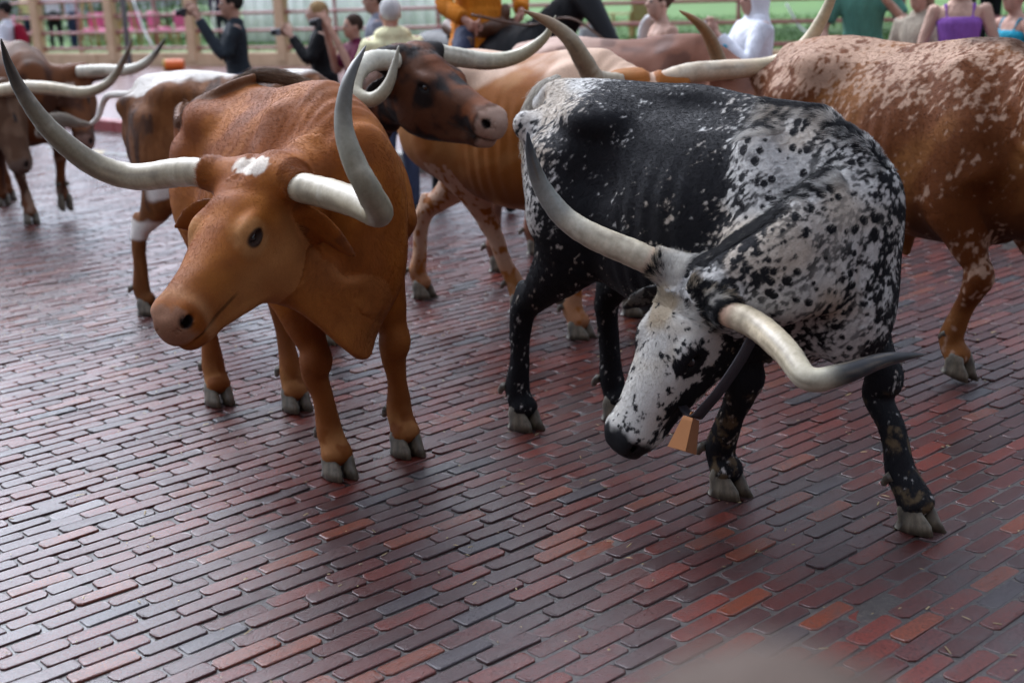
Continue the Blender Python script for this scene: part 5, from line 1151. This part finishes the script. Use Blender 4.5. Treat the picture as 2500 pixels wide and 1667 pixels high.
for s in (-1, 1):
    pr.append(Loft([(1.00, s * .06 - .03, 1.83, .032, .025, .025), (1.01, s * .075 - .03, 1.93, .026, .014, .014), (1.03, s * .07 - .03, 2.00, .006, .006, .006)], up=(1, 0, 0), k=.02, m=3))
    dx = .12 * s
    pr.append(Loft([(.42, s * .15, 1.02, .10, .14, .12), (.42 + dx * .3, s * .15, .78, .075, .09, .085), (.43 + dx * .7, s * .14, .50, .052, .055, .05), (.41 + dx * .9, s * .14, .30, .034, .038, .04), (.42 + dx, s * .14, .14, .042, .045, .045), (.46 + dx, s * .14, .05, .055, .06, .055)], up=(1, 0, 0), k=.06, m=4))
    pr.append(Loft([(-.52, s * .14, 1.10, .12, .20, .19), (-.48 - dx * .3, s * .15, .85, .095, .13, .13), (-.62 - dx * .6, s * .14, .60, .055, .06, .065), (-.66 - dx * .8, s * .14, .48, .046, .05, .055), (-.63 - dx, s * .14, .28, .034, .038, .04), (-.62 - dx, s * .14, .14, .042, .045, .045), (-.58 - dx, s * .14, .05, .055, .06, .055)], up=(1, 0, 0), k=.06, m=4))
v, q = mesh_sdf(pr, .018, 1); new_mat('horse_coat', (.006, .006, .007), .5, .2); mesh_obj('body', v, q, MAT['horse_coat'], horse)
rh = np.random.default_rng(3); n = 2600; t_ = rh.random(n); base = np.stack([np.interp(t_, [0, .5, 1], [.48, .80, 1.02]), rh.normal(0, .02, n), np.interp(t_, [0, .5, 1], [1.50, 1.70, 1.88])], 1)
d_ = np.stack([rh.normal(.02, .03, n), np.where(rh.random(n) < .7, -1, 1) * rh.uniform(.05, .12, n), -rh.uniform(.12, .30, n)], 1); strands('mane', np.stack([base, base + d_ * .4 + V(0, 0, .03), base + d_], 1), np.tile(V(.01, .01, .012), (n, 1)), .004, horse)
new_mat('leather', (.10, .045, .022), .5)
sad = mesh_sdf([Loft([(-.28, 0, 1.50, .20, .08, .10), (-.05, 0, 1.45, .24, .05, .12), (.20, 0, 1.50, .20, .06, .10)], k=.04, m=4), Ell((.24, 0, 1.60), (.04, .04, .07), k=.03)] + [Loft([(0, s * .27, 1.40, .02, .12, .12), (.02, s * .32, 1.05, .02, .10, .10)], up=(1, 0, 0), k=.05) for s in (-1, 1)], .018, 1)
so = empty('saddle', (HC[0], HC[1], 0), HA, 'brown leather stock saddle on the black horse', 'saddle'); mesh_obj('seat', sad[0], sad[1], MAT['leather'], so)
rd, w2 = person('rider in an orange slicker holding the reins', (HC[0] - .06 * HH[0], HC[1] - .06 * HH[1]), HA - .35, 1.80, (.50, .27, .20), ('coat', (.55, .18, .012), 'slicker'), (.04, .05, .09), ('cap', (.35, .28, .18)),
                [((.10, .32, 1.12), (.30, .22, 1.00), (0, -1, 0), .9), ((.10, -.34, 1.08), (.32, -.28, .96), (0, 1, 0), .9)], legs=[((.28, .34, .62), (.14, .38, .20)), ((.28, -.34, .62), (.14, -.38, .20))], pelvis=.0, z0=.55, h=.013, group='riders', girth=1.1)
rn = empty('reins', (0, 0, 0), 0, 'dark leather reins running from the rider to the horse', 'reins')
def hw(x, y, z): return V(HC[0], HC[1], 0) + V(HH[0], HH[1], 0) * x + V(-HH[1], HH[0], 0) * y + V(0, 0, z)
for s in (-1, 1):
    MB().tube(catmull([w2((.36, s * .25, 1.0)), hw(.55, s * .10, 1.50), hw(1.0, s * .09 - .04, 1.55), hw(1.36, s * .06 - .09, 1.38)], 6), .011, 8).build('rein', MAT['leather'], rn, True)
# ------------------------------------------------------------------ things on the lawn and the walk
# white canvas tent wall in pleats
cd0, cd1 = d_at(585, 4.5), d_at(1085, 4.5); te = empty('canvas_tent', fl(cd0, 4.5, .36), 0, 'white pleated canvas wall of a tent behind the fence', 'tent'); o1 = V(*fl(cd0, 4.5, .36))
npan = 7
for k in range(npan):
    a0, a1 = cd0 - 1.0 + (cd1 - cd0 + 1) * k / npan, cd0 - 1.0 + (cd1 - cd0 + 1) * (k + 1) / npan; vs, fs = [], []; N = 18
    for i in range(N + 1):
        u = i / N; d_ = a0 + (a1 - a0) * u; wv = .05 * math.sin(u * 2 * math.pi * 3 + k) + .03 * math.sin(u * 17 + k * 2)
        for z in (.0, 1.1, 2.3): vs.append(V(*fl(d_, 4.5 + wv * (1.2 - z * .3), .36 + z)) - o1)
    for i in range(N):
        for j in range(2): a = i * 3 + j; fs.append((a, a + 3, a + 4, a + 1))
    o = mesh_obj('wall_panel', vs, fs, MAT['canvas'], te, True); md_ = o.modifiers.new('s', 'SOLIDIFY'); md_.thickness = .012
for k in range(npan + 1):
    a0 = cd0 - 1.0 + (cd1 - cd0 + 1) * k / npan; MB().tube([V(*fl(a0, 4.6, .36)) - o1, V(*fl(a0, 4.6, 2.75)) - o1], .03, 10).build('pole', MAT['grey_paint'], te, True)
# pink-seated chairs and dark tables
def chair(pos, yaw, label, seat='pink', frame='wood'):
    e = empty('garden_chair', (pos[0], pos[1], .36), yaw, label, 'chair', 'chairs on the lawn')
    MB().box((0, 0, .46), (.46, .46, .09), None, .03).build('seat', MAT[seat], e); MB().box((-.22, 0, .74), (.06, .46, .40), None, .025).build('backrest', MAT[seat], e)
    for sx in (-1, 1):
        for sy in (-1, 1): MB().tube([(sx * .19, sy * .19, .42), (sx * .23, sy * .21, 0)], .022, 8).build('leg', MAT[frame], e, True)
    return e
for i, (px, n_, yw, w_) in enumerate([(60, 3.2, .3, 'leftmost pink chair by the navy trousers'), (208, 3.0, 1.1, 'pink chair just right of the pale blue shirt'), (240, 3.4, 2.0, 'pink chair between two tan trestle legs'), (262, 2.6, .2, 'pink chair left of the grey pole'), (322, 3.3, 2.6, 'pink chair just right of the grey pole'), (395, 3.2, .9, 'pink chair beside the dark table'), (455, 3.0, 1.6, 'rightmost pink chair near the third cream post')]):
    chair(lawn_pos(px, n_), yw, w_)
def table(pos, label):
    e = empty('picnic_table', (pos[0], pos[1], .36), 0, label, 'table', 'dark tables on the lawn'); MB().box((0, 0, .72), (1.5, .75, .06), None, .01).build('table_top', MAT['dark'], e)
    for s in (-1, 1):
        for t in (-1, 1): MB().tube([(s * .6, t * .28, .7), (s * .66, t * .33, 0)], .035, 8).build('leg', MAT['wood'], e, True)
table(lawn_pos(352, 4.6), 'dark table right of the grey pole'); table(lawn_pos(425, 5.2), 'dark table under the third fence bay')
# tan trestles (two splayed poles)
for px, n_, lb in ((222, 1.6, 'tan trestle left of the second cream post'), (318, 1.7, 'tan trestle right of the grey pole')):
    p = lawn_pos(px, n_); e = empty('trestle', (p[0], p[1], .36), RW, lb, 'trestle', 'tan trestles'); 
    for s in (-1, 1): MB().tube([(0, s * .02, 1.75), (s * .12, s * .25, 0)], .035, 8).build('pole', MAT['wood'], e, True)
    MB().tube([(-.2, 0, 1.72), (.2, 0, 1.72)], .03, 8).build('crossbar', MAT['wood'], e, True)
# ropes leaning over the lawn
for a, b_, lb in (((325, 0), (372, 112), 'slack guy rope crossing the second fence bay'), ((1920, 10), (1985, 88), 'pale hose looping behind the white hood')):
    P0, P1 = at(a[0], a[1], 33 if a[0] < 1000 else 25.5), at(b_[0], b_[1], 32 if a[0] < 1000 else 25); mid_ = (P0 + P1) / 2 + V(0, 0, -.12)
    o = MB().tube(catmull([P0, mid_, P1], 8), .022, 8).build('guy_rope', MAT['canvas'], None, True); tag(o, lb, 'rope')
# wooden lawn chair at right
p = lawn_pos(1545, 5.0); e = empty('lawn_chair', (p[0], p[1], .36), 2.2, 'yellow wooden slatted lawn chair on the grass', 'chair')
for k in range(5): MB().box((-.30 - .02 * k * 0, -.24 + .12 * k, .62), (.03, .10, .78), None, .008).build('back_slat', MAT['wood'], e)
for k in range(5): MB().box((-.2 + .12 * k, 0, .36), (.10, .58, .03), None, .006).build('seat_slat', MAT['wood'], e)
for s in (-1, 1):
    MB().box((.05, s * .34, .56), (.72, .13, .03), None, .006).build('armrest', MAT['wood'], e)
    for x in (-.28, .32): MB().box((x, s * .31, .27), (.07, .04, .54), None, .006).build('leg', MAT['wood'], e)
# low clipped hedge far left
hd = empty('hedge', fl(d_at(200, 7.0) - 2, 7.0, .36), RW, 'clipped green hedge behind the lawn tables', 'hedge'); rgh = np.random.default_rng(21); n = 16000
P = np.stack([rgh.uniform(-8, 8, n), rgh.uniform(-.6, .6, n), rgh.uniform(.05, 1.9, n)], 1); P += rgh.normal(0, .08, (n, 3)); a = rgh.normal(0, .06, (n, 3)); b_ = rgh.normal(0, .06, (n, 3))
o = mesh_obj('foliage', np.stack([P, P + a, P + b_], 1).reshape(-1, 3), np.arange(3 * n).reshape(-1, 3), MAT['leaf'], hd, False)
for x in (-6, -3, 0, 3, 6): MB().tube([(x, 0, 0), (x + .05, 0, .9), (x + .02, .05, 1.6)], .04, 6).build('stem', MAT['bark'], hd, True)
new_mat('yellow_worn', (.28, .20, .06), .5)
# rubber cable ramp with yellow marks on the street
p = gnd(245, 374); q_ = gnd(310, 380); e = empty('cable_ramp', (p[0], p[1], .0), math.atan2(q_[1] - p[1], q_[0] - p[0]), 'black rubber cable ramp with yellow marks on the street', 'ramp')
for k in range(-4, 5):
    v_ = [(-.12, -.06, .004), (.12, -.06, .004), (.12, .06, .004), (-.12, .06, .004), (-.12, -.02, .03), (.12, -.02, .03), (.12, .02, .03), (-.12, .02, .03)]
    MB().add([(x + k * .25, y, z) for x, y, z in v_], [(0, 3, 2, 1), (4, 5, 6, 7), (0, 1, 5, 4), (2, 3, 7, 6), (1, 2, 6, 5), (3, 0, 4, 7)]).build('ramp_section', MAT['yellow_worn' if k % 3 == 0 else 'black_rubber'], e)
# orange thing on the walk
p = gnd(428, 172, .125); e = empty('traffic_drum', (p[0], p[1], .125), 0, 'orange and yellow drum lying at the foot of the wall', 'drum')
MB().tube([(-.20, 0, .12), (.20, 0, .12)], .12, 16).build('barrel', MAT['orange'], e, False); MB().tube([(-.23, 0, .12), (-.195, 0, .12)], .13, 16).build('rim', MAT['yellow_paint'], e, False)

# ---- unseen building added to cut front fill, unseen oaks added to darken wet reflections
sf = empty('fill_block_building', (0, -9, 0), 0, 'unseen two-storey brick building behind the viewer, added to cut the front fill light', 'building')
mt, nt, b = new_mat('facade', rough=.8); nz = noise(nt, 6, 4, .6, objco(nt)); nt.links.new(ramp(nt, nz.outputs[0], [(.3, (.16, .075, .05)), (.7, (.24, .11, .075))]), b.inputs['Base Color'])
new_mat('window_glass', (.02, .025, .03), .08)
MB().box((0, -2, 4.2), (44, 4, 8.4)).build('wall', MAT['facade'], sf); MB().box((0, -1.9, 8.55), (44.6, 4.4, .3)).build('cornice', MAT['concrete'], sf)
MB().box((0, 1.2, 3.3), (44, 2.4, .18)).build('awning', MAT['rail_red'], sf)
for k in range(-8, 9):
    for z in (1.7, 5.8):
        w_ = MB().box((k * 2.5, .02, z), (1.3, .1, 2.0)).build('window', MAT['window_glass'], sf); MB().box((k * 2.5, .09, z), (.06, .06, 2.0)).build('mullion', MAT['cream'], w_)
def oak(px, n_, ht, R, seed, label):
    p = lawn_pos(px, n_); r = np.random.default_rng(seed); e = empty('added_shade_oak', (p[0], p[1], .36), 0, label, 'tree', 'unseen oaks added to darken the street reflections'); tm = MB(); tips = []
    tm.tube([(0, 0, 0), (.05, .03, ht * .2), (-.04, .06, ht * .34)], [.26, .20, .17], 10)
    for k in range(7):
        a = k * .9 + r.random(); L = R * r.uniform(.6, .95); z1 = ht * r.uniform(.5, .9); q1 = (math.cos(a) * L, math.sin(a) * L, z1); tips.append(q1); tm.tube(catmull([(-.03, .04, ht * .30), (q1[0] * .4, q1[1] * .4, ht * .30 + (z1 - ht * .3) * .6), q1], 4), np.linspace(.12, .03, 9), 7)
    tm.build('trunk', MAT['bark'], e, True); n = 15000; c = np.array(tips)[r.integers(0, 7, n)] * r.uniform(.55, 1.05, (n, 1)) + r.normal(0, R * .24, (n, 3)); c[:, 2] = np.maximum(c[:, 2], ht * .27) + .0
    a_, b_ = r.normal(0, .11, (n, 3)), r.normal(0, .11, (n, 3)); mesh_obj('crown', np.stack([c - a_ * .5, c + b_ * .7, c + a_ * .6, c - b_ * .6], 1).reshape(-1, 3), np.arange(4 * n).reshape(-1, 4), MAT['leaf'], e, False)
oak(2345, 2.5, 9.5, 4.6, 41, 'spreading oak above the purple tank top, crown unseen, added to darken the brick reflections'); oak(1850, 8.0, 11.0, 5.0, 42, 'tall oak above the white hood, crown unseen, added to darken the brick reflections')
